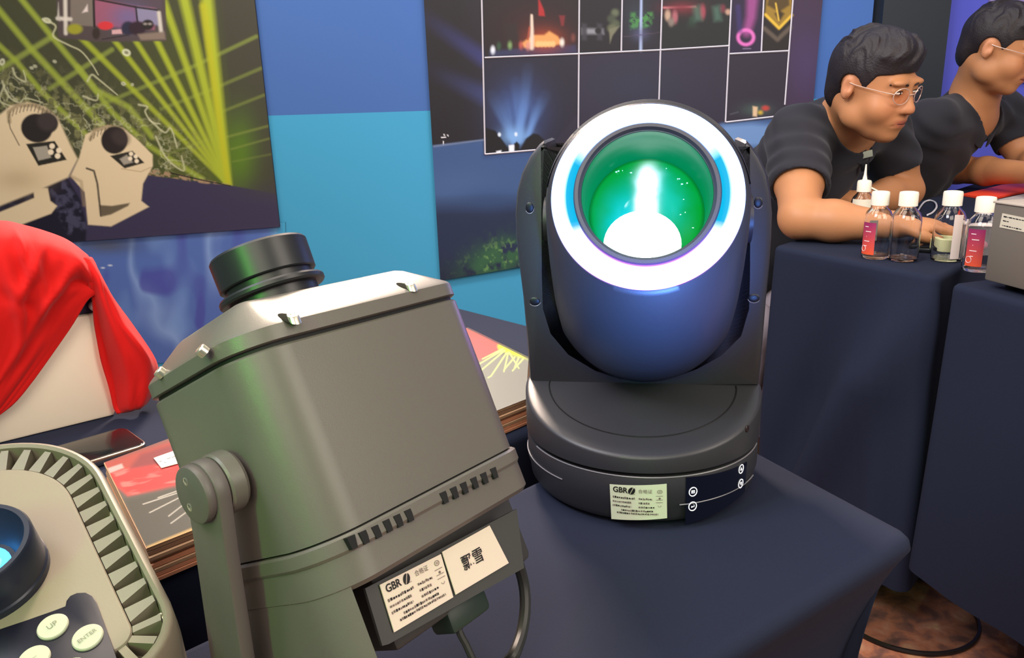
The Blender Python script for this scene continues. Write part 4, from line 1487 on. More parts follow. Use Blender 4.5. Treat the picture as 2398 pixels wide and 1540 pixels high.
# base drum with foot pads and pale arcs painting its lit edges
MB().add(*lathe(mf, [(0, .004), (.100, .004), (.108, .006), (.1115, .012), (.1125, .022), (RB, .028), (RB, z_seam - .003), (RB - .001, z_seam - .0008), (RB - .004, z_seam), (0, z_seam)], 96)).out('base', shell, mh, True, 30)
lit_edge_m = mat('lit_edge', '#77757a', .3)
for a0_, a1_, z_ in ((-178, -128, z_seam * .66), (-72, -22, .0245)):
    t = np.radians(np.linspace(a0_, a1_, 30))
    MB().add(*tube(mf(np.stack([(RB + .0004) * np.cos(t), (RB + .0004) * np.sin(t), np.full(30, z_)], 1)), .0006, 6)).out('lit_lip', lit_edge_m, mh)
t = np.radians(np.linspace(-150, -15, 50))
MB().add(*tube(mf(np.stack([(RB - .0006) * np.cos(t), (RB - .0006) * np.sin(t), np.full(50, z_seam - .0006)], 1)), .0007, 6)).out('lit_lip', lit_edge_m, mh)
for k in range(4):
    t = PI / 4 + k * PI / 2
    MB().add(*lathe(Frame(mf((.085 * math.cos(t), .085 * math.sin(t), 0))[0], (1, 0, 0), (0, 1, 0), (0, 0, 1)), [(0, .0004), (.011, .0004), (.012, .005), (0, .005)], 16)).out('rubber_foot', greyd, mh)
MB().add(*lathe(mf, [(RB - .012, z_seam - .001), (RB - .008, z_seam + .002), (RB - .004, z_bot2 + .001), (RB - .01, z_bot2 + .002)], 96)).out('turning_gap', mat('gap_black', '#0b0c10', .5), mh)
# rotating yoke base: drum with its front cut by a slanted crescent facet
nz, na = 26, 97
ang = np.linspace(0, 2 * PI, na)[:-1]
rows = []
ztop = np.where(np.sin(ang) < 0, z_vis1 + (z_vis0 - z_vis1) * -np.sin(ang), z_vis1)
rows.append(np.stack([(RB - .002) * np.cos(ang), (RB - .002) * np.sin(ang), np.full(len(ang), z_bot2)], 1))
rows.append(np.stack([(RB + .0008) * np.cos(ang), (RB + .0008) * np.sin(ang), np.full(len(ang), z_bot2 + .002)], 1))
zv = np.maximum(ztop, z_bot2 + .006)
rows.append(np.stack([(RB + .0012) * np.cos(ang), (RB + .0012) * np.sin(ang), zv - .0035], 1))
rows.append(np.stack([(RB + .0002) * np.cos(ang), (RB + .0002) * np.sin(ang), zv - .0012], 1))
rows.append(np.stack([(RB - .0022) * np.cos(ang), (RB - .0022) * np.sin(ang), zv + .0002], 1))
for f_ in (.9, .7, .5, .3, .1):
    sn = np.sin(ang) * f_
    zz = np.where(sn < 0, z_vis1 + (np.maximum(z_vis0, z_bot2 + .006) - z_vis1) * -sn, z_vis1)
    rows.append(np.stack([RB * f_ * np.cos(ang), RB * sn, zz], 1))
MB().add(*loft([mf(r_) for r_ in rows])).out('yoke_base', shell, mh, True, 50)
# inset panel line on the facet
zf = max(z_vis0, z_bot2 + .006)
sl = (z_vis1 - zf) / RB
t = np.linspace(PI * 1.035, PI * 1.965, 60)
R8 = .092
pts = np.stack([R8 * np.cos(t), .96 * R8 * np.sin(t), np.zeros(60)], 1)
pts[:, 2] = z_vis1 + sl * pts[:, 1] + .0002
pts = np.concatenate([[pts[0] + [0, .006, .006 * sl]], pts, [pts[-1] + [0, .006, .006 * sl]]])
MB().add(*tube(mf(pts), .0007, 6)).out('panel_groove', mat('groove_black', '#08080a', .5), mh)
# two-armed cradle
YF = .004
CR = [(1240, 905), (1233, 800), (1224, 700), (1214, 620), (1207, 560), (1205, 500), (1209, 450), (1221, 405), (1240, 366), (1262, 338), (1272, 330), (1280, 334), (1283, 350), (1283, 500), (1283, 640), (1285, 720), (1302, 775),
      (1340, 820), (1400, 856), (1455, 874), (1510, 880), (1570, 872), (1625, 852), (1680, 822), (1722, 780), (1739, 722), (1741, 640), (1741, 500), (1739, 350), (1741, 334), (1749, 329), (1760, 340), (1780, 368), (1797, 405), (1806, 450), (1810, 500),
      (1808, 560), (1804, 620), (1796, 700), (1788, 800), (1778, 905)]
pc = np.array([mfy(x, y, -YF) for x, y in CR])
cf = Frame(mf((0, 0, 0))[0], mf.M[:, 0], mf.M[:, 2], -mf.M[:, 1])   # x right, y up, z towards the camera
bm_ = MB().add(*prism(cf, pc, -.075, YF, .006))
bm_.out('yoke', shell, mh, True, 40)
for x, y, rx, ry in ((1240, 486, .0042, .0055), (1776, 474, .0042, .0055), (1252, 706, .0055, .0045), (1766, 698, .0055, .0045)):  # dark discs and pale rims paint shaded recesses with lit edges
    q_ = mfy(x, y, -YF - .001)
    fs = Frame(cf((q_[0], q_[1], YF - .0004))[0], cf.M[:, 0], cf.M[:, 1], cf.M[:, 2])
    r_ = MB().add(*ell(fs, (0, 0, 0), (rx, ry, .0012), 20, 8)).out('screw_recess_shade', mat('recess_shade_black', '#101116', .4), mh)
    t = np.linspace(-2.6, -.2, 14) if x < 1500 else np.linspace(-2.9, -.5, 14)
    MB().add(*tube(fs(np.stack([rx * 1.05 * np.cos(t), ry * 1.05 * np.sin(t), np.full(14, .0004)], 1)), .0004, 5)).out('recess_lit_rim', lit_edge_m, r_)
# head: cylinder tilted upwards
EL = math.radians(23)
rc_ = ony(1514, 459, .665)
ha = fwd * math.cos(EL) + np.array([0, 0, math.sin(EL)])
hf = frame_n(rc_, ha)                            # z out of the lens
# round at the ring, deeper below further back (the chin of the housing)
hp = [(.056, -.010, 0), (.060, -.002, 0), (.0805, -.001, 0), (.0835, -.004, .001), (.0860, -.010, .006), (.0868, -.020, .016), (.0880, -.035, .028), (.0890, -.055, .040), (.0900, -.080, .050),
      (.0902, -.110, .056), (.0900, -.140, .057), (.0885, -.168, .053), (.0830, -.188, .044), (.0700, -.202, .028), (.050, -.210, .015), (.012, -.212, 0)]
th_ = 2 * PI * np.arange(160) / 160
hr_ = []
for r_, z_, ex in hp:
    dn = np.clip(-np.sin(th_) * 2.0, 0, 1) ** .8
    hr_.append(hf(np.stack([r_ * np.cos(th_), r_ * np.sin(th_) - ex * dn, np.full(160, z_)], 1)))
v, f = loft([hr_[0]] + [smooth_path(np.stack(hr_)[:, k], 3) for k in range(0)] + hr_[1:], True, True)
MB().add(v, f[:-2] + [f[-1]]).out('head_housing', shell, mh, True, 40)
# brow over the ring: a half hoop
t = np.radians(np.linspace(8, 172, 60))
prof = [(.0865, -.060), (.0885, -.050), (.0900, -.024), (.0898, -.012), (.0880, -.008), (.0830, -.006)]
rings = []
for tt in t:
    k_ = math.sin(tt) ** 1.4
    rings.append(hf([((.0860 + (r_ - .0860) * k_) * math.cos(tt), (.0860 + (r_ - .0860) * k_) * math.sin(tt), z_) for r_, z_ in prof]))
MB().add(*loft(rings)).out('brow', shell, mh, True, 40)
for s_ in (-1, 1):
    MB().add(*lathe(Frame(hf((s_ * .080, 0, -.075))[0], (0, 0, 1), np.cross(rt * s_, (0, 0, 1)), rt * s_), [(0, 0), (.022, 0), (.022, .014), (0, .014)], 24)).out('tilt_axle', shell, mh)
# glowing ring: colour of its LEDs varies round the ring
ro, ri = .0800, .0592
nr_, nt_ = 14, 120
tt = 2 * PI * np.arange(nt_) / nt_
rings = []
for k in range(nr_ + 1):
    u = k / nr_
    r_ = ro + (ri - ro) * u
    rings.append(hf(np.stack([r_ * np.cos(tt), r_ * np.sin(tt), np.full(nt_, -.0012 + .0085 * math.sin(PI * min(1, .04 + u * .92)) ** .6)], 1)))
v, f = loft(rings, True, False)
ringo = MB().add(v, f).out('led_ring', mat('led_ring_glow', '#141418', .6, spec=.1, attr_emit='Glow', estr=1.0), mh, True, None)
u = np.repeat(np.arange(nr_ + 1) / nr_, nt_)
T = np.tile(tt, nr_ + 1)
cz = np.zeros((len(u), 3))
base = np.array([1.5, 2.6, 8.0])
cz[:] = base
low_ = np.clip(-np.sin(T) * 1.5 - .35, 0, 1)[:, None]
cz = cz * (1 - low_) + np.array([4.2, 1.35, 8.0]) * low_
side = np.exp(-((np.abs(np.abs(T - PI) - PI / 2) - PI / 2) / .50) ** 2)
side = np.exp(-(np.minimum(np.abs(((T - .05 + PI) % (2 * PI)) - PI), np.abs(((T - PI + .02 + PI) % (2 * PI)) - PI)) / .52) ** 4)
inn = np.clip((u - .50) / .14, 0, 1) * np.clip(side * 1.6, 0, 1)
cz = cz * (1 - inn[:, None]) + np.array([.0, .52, .88]) * inn[:, None]
set_color(ringo, cz, 'Glow')
# bezel and lens tube
MB().add(*lathe(hf, [(.0606, -.002), (.0606, .0085), (.0594, .0105), (.0566, .0105), (.0545, .008), (.0538, .004)], 96)).out('bezel', mat('bezel_grey', '#33353f', .4), mh, True, 30)
MB().add(*lathe(hf, [(.0539, .006), (.0536, -.004), (.0526, -.006), (.0526, -.020), (.0518, -.022), (.0518, -.060)], 96)).out('lens_tube', mat('green_glow_tube', '#06281c', .3, spec=.3, emit=(.0, .22, .08), estr=.9), mh, True, 30)  # green light on the tube wall put in as its own glow
# inner glowing lens: dome of lit coloured glass
nu, nv_ = 96, 40
rings = []
for k in range(1, nv_ + 1):
    r_ = .0517 * k / nv_
    z_ = -.056 + .020 * (1 - (k / nv_) ** 2)
    rings.append(hf(np.stack([r_ * np.cos(2 * PI * np.arange(nu) / nu), r_ * np.sin(2 * PI * np.arange(nu) / nu), np.full(nu, z_)], 1)))
v, f = loft(rings[::-1], True, False)
n0 = len(v)
v = np.concatenate([v, hf((0, 0, -.036))])
f = list(f) + [[(nv_ - 1) * nu + j, (nv_ - 1) * nu + (j + 1) % nu, n0] for j in range(nu)]
lens = MB().add(v, f).out('colour_lens', mat('lit_colour_lens', '#0a2a14', .12, attr_emit='Glow', estr=1.0), mh, True, None)
lq = hf.inv(v)
X, Y = lq[:, 0] / .0517, lq[:, 1] / .0517
g = np.tile(np.array(hx('#00a022')), (len(X), 1)) * 1.0
nz_ = fbm(X * 3 + 7, Y * 3 + 3, 3, 5) - .5


def gm(a, c):
    global g
    a = np.clip(a, 0, 1)[:, None]
    g = g * (1 - a) + np.array(c) * a


gm(np.exp(-((X + .55) / .5) ** 2 - ((Y - .35) / .5) ** 2) * .5 + nz_ * .8, hx('#0c9a10'))
gm(np.exp(-((X + .35 + .2 * nz_) / .38) ** 2 - ((Y + .25) / .55) ** 2) * 1.1, hx('#00d8e8'))
gm(np.exp(-((X - .34 + .3 * nz_) / .32) ** 2 - ((Y - .05) / .5) ** 2) * 1.0, hx('#10c8b0'))
gm(np.exp(-((X - .02 + .25 * nz_) / (.22)) ** 2 - ((Y - .35) / .42) ** 2) * 1.3, hx('#30e8f0'))
gm(np.exp(-((X - .0 + .12 * nz_) / (.13)) ** 2 - ((Y - .10) / .62) ** 4) * 1.5, (3.0, 3.4, 3.6))
gm(np.clip((np.hypot(X, Y) - .93) / .05, 0, 1) * .6, hx('#04502a'))
set_color(lens, g, 'Glow')
# front lens reflection low in the tube, painted as a glowing white disc
ef = Frame(hf((-.003, -.034, -.030))[0], hf.M[:, 0], hf.M[:, 1], hf.M[:, 2])
em = MB().add(*ell(ef, (0, 0, 0), (.0335, .0300, .005), 40, 14)).out('white_reflection', mat('white_reflection_glow', '#ffffff', .3, emit=(.95, .98, 1.0), estr=2.2), mh)
# tiny sparkles painted as glowing specks on the inner glass
sp = mat('sparkle_glow', '#c8ffe8', .4, emit=(.5, 1.0, .85), estr=.8)
random.seed(11)
for k in range(14):
    t_, r_ = random.uniform(-.6, 2.2), random.uniform(.030, .047)
    MB().add(*ell(hf, (r_ * math.cos(t_), r_ * math.sin(t_), -.055 + .020 * (1 - (r_ / .0517) ** 2) + .0004), (random.uniform(.0004, .0011), random.uniform(.0004, .0009), .0003), 8, 6)).out('sparkle_speck', sp, mh)


# label and control panel wrapped on the base drum
def wrapper(r_, a_c, z_c):
    def wr(p):
        a_ = a_c + p[:, 0] / r_
        rr_ = r_ + p[:, 2]
        return mf(np.stack([rr_ * np.sin(a_), -rr_ * np.cos(a_), z_c + p[:, 1]], 1))
    return wr


def base_angle(x, y):
    """angle and height on the drum surface for a photo pixel"""
    d_ = ray(x, y)
    o_ = mf.inv(CAM)[0]
    k_ = mf.M.T @ d_
    a_, b_, c_ = k_[0] ** 2 + k_[1] ** 2, o_[0] * k_[0] + o_[1] * k_[1], o_[0] ** 2 + o_[1] ** 2 - RB ** 2
    t_ = (-b_ - math.sqrt(max(0, b_ * b_ - a_ * c_))) / a_
    p = o_ + k_ * t_
    return math.atan2(p[0], -p[1]), p[2]


def curved(name, px, lift, m_, parent, nx=16):
    A = [base_angle(x, y) for x, y in px]        # TL TR BR BL
    u_ = np.linspace(0, 1, nx)
    top = [(A[0][0] * (1 - k) + A[1][0] * k, A[0][1] * (1 - k) + A[1][1] * k) for k in u_]
    bot = [(A[3][0] * (1 - k) + A[2][0] * k, A[3][1] * (1 - k) + A[2][1] * k) for k in u_]

    def at(l, r_): return mf([(r_ * math.sin(a_), -r_ * math.cos(a_), z_) for a_, z_ in l])
    return MB().add(*loft([at(top, RB + .0001), at(top, RB + lift), at(bot, RB + lift), at(bot, RB + .0001)], False, False)).out(name, m_, parent, True, 20), A


lab, A = curved('rating_label', [(1428, 1133), (1561, 1132), (1562, 1212), (1432, 1214)], .0005, mat('label_pale', '#c4ccb0', .55), mh)
ac, zc_ = (A[0][0] + A[1][0]) / 2, (A[0][1] + A[3][1] + A[1][1] + A[2][1]) / 4
rating(None, (A[1][0] - A[0][0]) * RB * .96, (A[0][1] - A[3][1]) * .92, lab, wrapper(RB + .0006, ac, zc_))
pan, A = curved('control_panel', [(1606, 1117), (1748, 1080), (1743, 1150), (1604, 1228)], .0006, mat('display_glass', '#0a0d1c', .08, coat=.5), mh)
wm = mat('white_print', '#f4f2ff', .5, emit=(1, 1, 1), estr=.55)
for x, y, ic in ((1622, 1150, 'menu'), (1621, 1184, 'enter'), (1734, 1097, 'up'), (1733, 1131, 'down')):
    a_, z_ = base_angle(x, y)
    wr = wrapper(RB + .0008, a_, z_)
    t = 2 * PI * np.arange(28) / 28
    b_ = MB().add(*loft([wr(np.stack([.0041 * k * np.cos(t), .0046 * k * np.sin(t), np.full(28, h_)], 1)) for k, h_ in ((1, 0), (1, .0003), (.82, .0003), (.82, 0))], True, False)).out('touch_key', wm, pan, True, None)
    if ic == 'menu':
        L_ = [[(-.0014, .0012), (.0014, .0012), (.0014, -.0012), (-.0014, -.0012), (-.0014, .0012)], [(-.0014, 0), (.0014, 0)]]
    elif ic == 'enter':
        L_ = [[(-.0014, -.0008), (.0016, -.0002), (.0012, .0014)], [(-.0014, -.0008), (-.0004, .0004)]]
    elif ic == 'up':
        L_ = [[(-.0012, -.0010), (0, .0014), (.0012, -.0010), (-.0012, -.0010)]]
    else:
        L_ = [[(-.0012, .0012), (0, -.0014), (.0012, .0012), (-.0012, .0012)]]
    mm = MB()
    for l_ in L_:
        mm.add(*tube(wr(np.array([(p[0], p[1], .0002) for p in l_])), .0003, 5))
    o = mm.out('icon', wm, pan)
# small dark hole and maker's dents on the lower right of the turning drum
a_, z_ = base_angle(1747, 1003)
P = mf([( (RB + .001) * math.sin(a_), -(RB + .001) * math.cos(a_), z_)])[0]
nn_ = P - np.array([MX, MY, P[2]])
MB().add(*ell(frame_n(P, nn_), (0, 0, 0), (.0035, .0035, .001), 14, 8)).out('sensor_hole', mat('hole_red_black', '#1c0d0d', .4), mh)

# ================================================================== SEATED PEOPLE: one skin each, grown from a distance field
class Field:
    def __init__(s, lo, hi, h):
        s.lo, s.h = np.array(lo, float), h
        s.n = np.ceil((np.array(hi) - s.lo) / h).astype(int) + 1
        s.d = np.full(s.n, .2, np.float32)

    def _sl(s, lo, hi):
        a = np.clip(np.floor((np.array(lo) - s.lo) / s.h).astype(int), 0, s.n - 1)
        b = np.clip(np.ceil((np.array(hi) - s.lo) / s.h).astype(int) + 1, 1, s.n)
        if np.any(b <= a): return None, None
        g = np.meshgrid(*[s.lo[i] + s.h * np.arange(a[i], b[i]) for i in range(3)], indexing='ij')
        return tuple(slice(a[i], b[i]) for i in range(3)), np.stack(g, -1).astype(np.float32)

    def op(s, fn, lo, hi, k=.01, mode='add', pad=.045):
        sl, P = s._sl(np.array(lo) - pad - k, np.array(hi) + pad + k)
        if sl is None: return s
        e = fn(P)
        d = s.d[sl]
        if mode == 'add':
            h = np.clip(.5 + .5 * (d - e) / k, 0, 1)
            s.d[sl] = d * (1 - h) + e * h - k * h * (1 - h)
        elif mode == 'sub':
            h = np.clip(.5 - .5 * (d + e) / k, 0, 1)
            s.d[sl] = d * (1 - h) - e * h + k * h * (1 - h)
        return s

    def cap(s, a, b, ra, rb=None, k=.012, mode='add'):
        a, b = np.array(a, np.float32), np.array(b, np.float32)
        rb = ra if rb is None else rb
        ab = b - a
        L2 = float(ab @ ab) + 1e-9

        def fn(P):
            t = np.clip(((P - a) @ ab) / L2, 0, 1)
            return np.linalg.norm(P - a - t[..., None] * ab, axis=-1) - (ra + (rb - ra) * t)
        r = max(ra, rb)
        return s.op(fn, np.minimum(a, b) - r, np.maximum(a, b) + r, k, mode)

    def chain(s, pts, rs, k=.012, mode='add'):
        for i in range(len(pts) - 1): s.cap(pts[i], pts[i + 1], rs[i], rs[i + 1], k, mode)
        return s

    def ell(s, fr, c, r, k=.012, mode='add'):
        M = fr.M.astype(np.float32)
        r = np.array(r, np.float32)
        o = fr(c)[0].astype(np.float32)

        def fn(P):
            q = (P - o) @ M
            k0 = np.linalg.norm(q / r, axis=-1)
            k1 = np.linalg.norm(q / (r * r), axis=-1) + 1e-6
            return k0 * (k0 - 1) / k1
        m = float(max(r))
        ext = np.abs(M) @ r
        return s.op(fn, o - ext, o + ext, k, mode)

    def mesh(s):
        d = s.d
        ins = d < 0
        nx, ny, nz = d.shape
        cnt = np.zeros((nx - 1, ny - 1, nz - 1), np.int8)
        for i in (0, 1):
            for j in (0, 1):
                for k in (0, 1):
                    cnt += ins[i:nx - 1 + i, j:ny - 1 + j, k:nz - 1 + k]
        act = (cnt > 0) & (cnt < 8)
        idx = np.argwhere(act)
        ids = np.full(act.shape, -1, np.int32)
        ids[act] = np.arange(len(idx))
        acc = np.zeros((len(idx), 3))
        num = np.zeros(len(idx))
        C8 = [(i, j, k) for i in (0, 1) for j in (0, 1) for k in (0, 1)]
        for a in C8:
            for ax in range(3):
                if a[ax] == 1: continue
                b = list(a)
                b[ax] = 1
                da = d[idx[:, 0] + a[0], idx[:, 1] + a[1], idx[:, 2] + a[2]]
                db = d[idx[:, 0] + b[0], idx[:, 1] + b[1], idx[:, 2] + b[2]]
                m = (da < 0) != (db < 0)
                t = np.where(m, da / (da - db + 1e-12), 0)
                p = np.tile(np.array(a, float), (len(idx), 1))
                p[:, ax] += t
                acc[m] += p[m]
                num[m] += 1
        v = s.lo + s.h * (idx + acc / num[:, None])
        F = []
        for ax in range(3):
            o1, o2 = [(1, 2), (2, 0), (0, 1)][ax]
            sl0 = [slice(None)] * 3
            sl1 = [slice(None)] * 3
            sl0[ax], sl1[ax] = slice(0, -1), slice(1, None)
            e = ins[tuple(sl0)] != ins[tuple(sl1)]
            q = np.argwhere(e)
            ok = (q[:, o1] > 0) & (q[:, o2] > 0) & (q[:, o1] < d.shape[o1] - 1) & (q[:, o2] < d.shape[o2] - 1)
            q = q[ok]
            fl = ins[tuple(sl0)][q[:, 0], q[:, 1], q[:, 2]]

            def g(a, b):
                r = q.copy()
                r[:, o1] -= a
                r[:, o2] -= b
                return ids[r[:, 0], r[:, 1], r[:, 2]]
            quad = np.stack([g(1, 1), g(0, 1), g(0, 0), g(1, 0)], 1)
            quad[~fl] = quad[~fl][:, ::-1]
            F.append(quad)
        F = np.concatenate(F)
        return v, F[(F >= 0).all(1)]


def fobj(name, field, m, parent, sm=2):
    v, F = field.mesh()
    o = np.array(abs_loc(parent))
    me = bpy.data.meshes.new(name)
    # light relaxation of the cell mesh
    for _ in range(sm):
        acc = np.zeros_like(v)
        n = np.zeros(len(v))
        for a, b in ((0, 1), (1, 2), (2, 3), (3, 0)):
            np.add.at(acc, F[:, a], v[F[:, b]])
            np.add.at(acc, F[:, b], v[F[:, a]])
            np.add.at(n, F[:, a], 1)
            np.add.at(n, F[:, b], 1)
        v = v * .5 + .5 * acc / np.maximum(n, 1)[:, None]
    me.vertices.add(len(v))
    me.vertices.foreach_set('co', (v - o).astype(np.float32).ravel())
    me.loops.add(F.size)
    me.loops.foreach_set('vertex_index', F.ravel().astype(np.int32))
    me.polygons.add(len(F))
    me.polygons.foreach_set('loop_start', np.arange(0, F.size, 4, dtype=np.int32))
    me.polygons.foreach_set('loop_total', np.full(len(F), 4, np.int32))
    me.polygons.foreach_set('use_smooth', np.ones(len(F), bool))
    me.update(calc_edges=True)
    me.materials.append(m)
    ob = bpy.data.objects.new(name, me)
    COL.objects.link(ob)
    ob.parent = parent
    return ob, v


skin = mat('skin', (.5, .3, .2), .5, spec=.35, attr='Col', sss=.08)
shirt_m = mat('black_polo_cloth', '#26252b', .85, spec=.2, bump=.1, bscale=700, sheen=.08)
hair_m = mat('black_hair', '#231d20', .55, spec=.4, bump=.5, bscale=260)
trouser_m = mat('pale_mauve_trousers', '#9a8c92', .85)
shoe_m = mat('brown_shoe_leather', '#5a4030', .5)


def person(label, hc, yaw, pitch, roll, hs, SR, SL, ER, EL_, WR, WL, hip, hr, hl, face_y=0.0, tag_at=None, neck_fwd=0.0, cheeks=1.0):
    """hc head centre, hs head scale; shoulders, elbows, wrists; yaw = facing azimuth in degrees"""
    hc, SR, SL, ER, EL_, WR, WL, hip = [np.array(p, float) for p in (hc, SR, SL, ER, EL_, WR, WL, hip)]
    root = thing('person', (hip[0], hip[1], .008), label, 'person', None)
    ya, pi2, ro_ = math.radians(yaw), math.radians(pitch), math.radians(roll)
    f_ = np.array([math.cos(ya) * math.cos(pi2), math.sin(ya) * math.cos(pi2), -math.sin(pi2)])
    l_ = np.array([-math.sin(ya), math.cos(ya), 0])
    u_ = np.cross(f_, l_)
    l2 = l_ * math.cos(ro_) + u_ * math.sin(ro_)
    u2 = np.cross(f_, l2)
    hd = Frame(hc, l2 * 1.0, f_, u2)             # x = the person's left, y forward, z up (left-handed use only for placing)
    H = lambda x, y, z: hd(np.array([x, y, z]) * hs)[0]
    E = lambda F_, c, r, k=.012, mode='add': F_.ell(hd, np.array(c) * hs, np.array(r) * hs, k * hs, mode)
    allp = np.array([hc, SR, SL, ER, EL_, WR, WL, hip, hip + [0, 0, -.1], hc + [0, 0, .2]])
    knee = [hip + (SL - SR) * .28 * s_ + np.array([math.cos(ya), math.sin(ya), 0]) * .42 * 0 for s_ in (-1, 1)]
    lo, hi = allp.min(0) - .2, allp.max(0) + .2
    lo[2] = hip[2] - .2
    B = Field(lo, hi, .0042)
    # torso
    ctr = (SR + SL) / 2
    ax_ = (SL - SR) / np.linalg.norm(SL - SR)
    chest = ctr * .62 + hip * .38
    upv = (ctr - hip) / np.linalg.norm(ctr - hip)
    fw2 = np.cross(ax_, upv)
    if np.dot(fw2, f_) < 0: fw2 = -fw2
    tf = Frame(chest, ax_, fw2, upv)
    W2 = np.linalg.norm(SL - SR) / 2

    def torso(F_, g=0.0):
        F_.ell(tf, (0, 0, .02), (W2 * .92 + g, .125 + g, .20 + g), .03)
        F_.cap(SR * .85 + ctr * .15, SL * .85 + ctr * .15, .068 + g, None, .04)
        F_.cap(chest, hip + upv * .02, .135 + g, .15 + g, .05)
        F_.ell(Frame(hip, ax_, fw2, upv), (0, 0, 0), (.19 + g, .15 + g, .13 + g), .04)
        nb = ctr + upv * .03 + fw2 * .0
        F_.cap(nb - upv * .05, nb + (H(0, -.03, -.06) - nb) * .35, .085 + g, .066 + g, .05)
    torso(B)
    # neck
    nb = ctr + upv * .01 + fw2 * neck_fwd
    B.chain([nb, (nb + H(0, -.028, -.05)) / 2, H(0, -.025, -.04)], [.072 * hs, .063 * hs, .062 * hs], .03)
    # head
    E(B, (0, -.012, .035), (.079, .098, .088))
    E(B, (0, .030, -.030), (.068, .070, .088), .02)
    E(B, (0, .050, -.085), (.042, .036, .030), .03)
    E(B, (0, .074, -.100), (.024, .020, .018), .02)
    for s_ in (-1, 1):
        E(B, (s_ * .052, .008, -.068), (.022 * cheeks, .032, .028), .025)
        E(B, (s_ * .040, .060, -.040), (.028 * cheeks, .030, .030), .02)
        E(B, (s_ * .030, .088, .026), (.026, .014, .009), .014)
        E(B, (s_ * .031, .104, .006), (.020, .014, .011), .010, 'sub')
        E(B, (s_ * .031, .0845, .006), (.0165, .0115, .0125), .006)
        # ear
        E(B, (s_ * .080, -.010, -.004), (.009, .016, .028), .006)
        E(B, (s_ * .088, -.005, .0), (.006, .009, .016), .005, 'sub')
        E(B, (s_ * .083, -.001, -.012), (.007, .006, .008), .004)
        # nostril wing
        E(B, (s_ * .0150, .098, -.036), (.0085, .012, .0085), .006)
    B.cap(H(0, .090, .010), H(0, .108, -.028), .0085 * hs, .0125 * hs, .016 * hs)
    E(B, (0, .110, -.033), (.0130, .0125, .0105), .008)
    for s_ in (-1, 1): E(B, (s_ * .007, .106, -.0435), (.004, .006, .003), .002, 'sub')
    # mouth
    E(B, (0, .086, -.066), (.030, .018, .018), .016)
    E(B, (0, .0995, -.0605), (.021, .0075, .0055), .005)
    E(B, (0, .0980, -.0725), (.018, .0075, .0062), .005)
    B.chain([H(-.024, .094, -.0675), H(-.010, .1065, -.0655), H(.010, .1065, -.0655), H(.024, .094, -.0675)], [.0022 * hs] * 4, .002, 'sub')
    # arms
    for S_, E_, W_ in ((SR, ER, WR), (SL, EL_, WL)):
        B.chain([S_, S_ * .45 + E_ * .55, E_], [.066, .056, .046], .03)
        m_ = E_ * .62 + W_ * .38
        B.chain([E_, m_, W_], [.046, .046, .030], .02)
    # hands: palm and five bent fingers
    for W_, (pdir, pn, curl, side) in ((WR, hr), (WL, hl)):
        pdir = np.array(pdir, float) / np.linalg.norm(pdir)
        pn = np.array(pn, float)
        pn = pn - pdir * np.dot(pn, pdir)
        pn /= np.linalg.norm(pn)                 # back of the hand
        sd = np.cross(pdir, pn) * side           # towards the thumb
        hfm = Frame(W_ + pdir * .052, sd, pdir, pn)
        B.cap(W_, W_ + pdir * .03, .029, .028, .02)
        B.ell(hfm, (0, 0, 0), (.043, .052, .019), .015)
        for k_, (off, L) in enumerate(((.031, .072), (.011, .082), (-.010, .076), (-.030, .060))):
            r_ = (.0098, .0100, .0096, .0088)[k_]
            p = hfm((off, .036, .001))[0]
            dirv = pdir + sd * off * 1.6
            dirv /= np.linalg.norm(dirv)
            pts = [p - pdir * .012]
            ang_ = math.radians(8 + curl * .25)
            for seg_, fr_ in ((.45, 1), (.31, 1.9), (.24, 1.5)):
                dd = dirv * math.cos(ang_) - pn * math.sin(ang_)
                pts.append(pts[-1] + dd * L * seg_ * (1.25 if seg_ == .45 else 1))
                ang_ += math.radians(curl * fr_ * .5)
            B.chain(pts, [r_ * 1.08, r_, r_ * .92, r_ * .78], .004)
        p = hfm((.030, -.022, -.004))[0]
        t1 = p + sd * .022 + pdir * .030 - pn * .008
        t2 = t1 + sd * .006 + pdir * .030 - pn * .008
        B.chain([p, t1, t2], [.0135, .0115, .0092], .008)
    # legs under the table
    fx = np.array([math.cos(ya), math.sin(ya), 0])
    o, v = fobj('body', B, skin, root)
    q = hd.inv(v) / hs
    c = np.tile(np.array(hx('#b27a52')), (len(v), 1))
    c *= (.94 + .12 * fbm(v[:, 0] * 30 + v[:, 2] * 17, v[:, 1] * 30 + v[:, 2] * 11, 3, 4))[:, None]

    def mixc(a, col):
        nonlocal c
        a = np.clip(a, 0, 1)[:, None]
        c = c * (1 - a) + np.array(hx(col)) * a
    mixc(np.exp(-(q[:, 0] / .022) ** 4 - ((q[:, 2] + .066) / .0095) ** 4) * (q[:, 1] > .085) * .8, '#9a4a40')
    mixc(np.exp(-((np.abs(q[:, 0]) - .042) / .024) ** 2 - ((q[:, 2] + .035) / .03) ** 2) * (q[:, 1] > .04) * .25, '#c8704e')
    mixc((np.abs(q[:, 0]) > .074) * (np.abs(q[:, 1] + .005) < .04) * (np.abs(q[:, 2]) < .04) * .35, '#d08a6a')
    mixc(np.exp(-(q[:, 0] / .016) ** 2 - ((q[:, 2] + .034) / .014) ** 2) * (q[:, 1] > .09) * .3, '#c8745a')
    set_color(o, c)
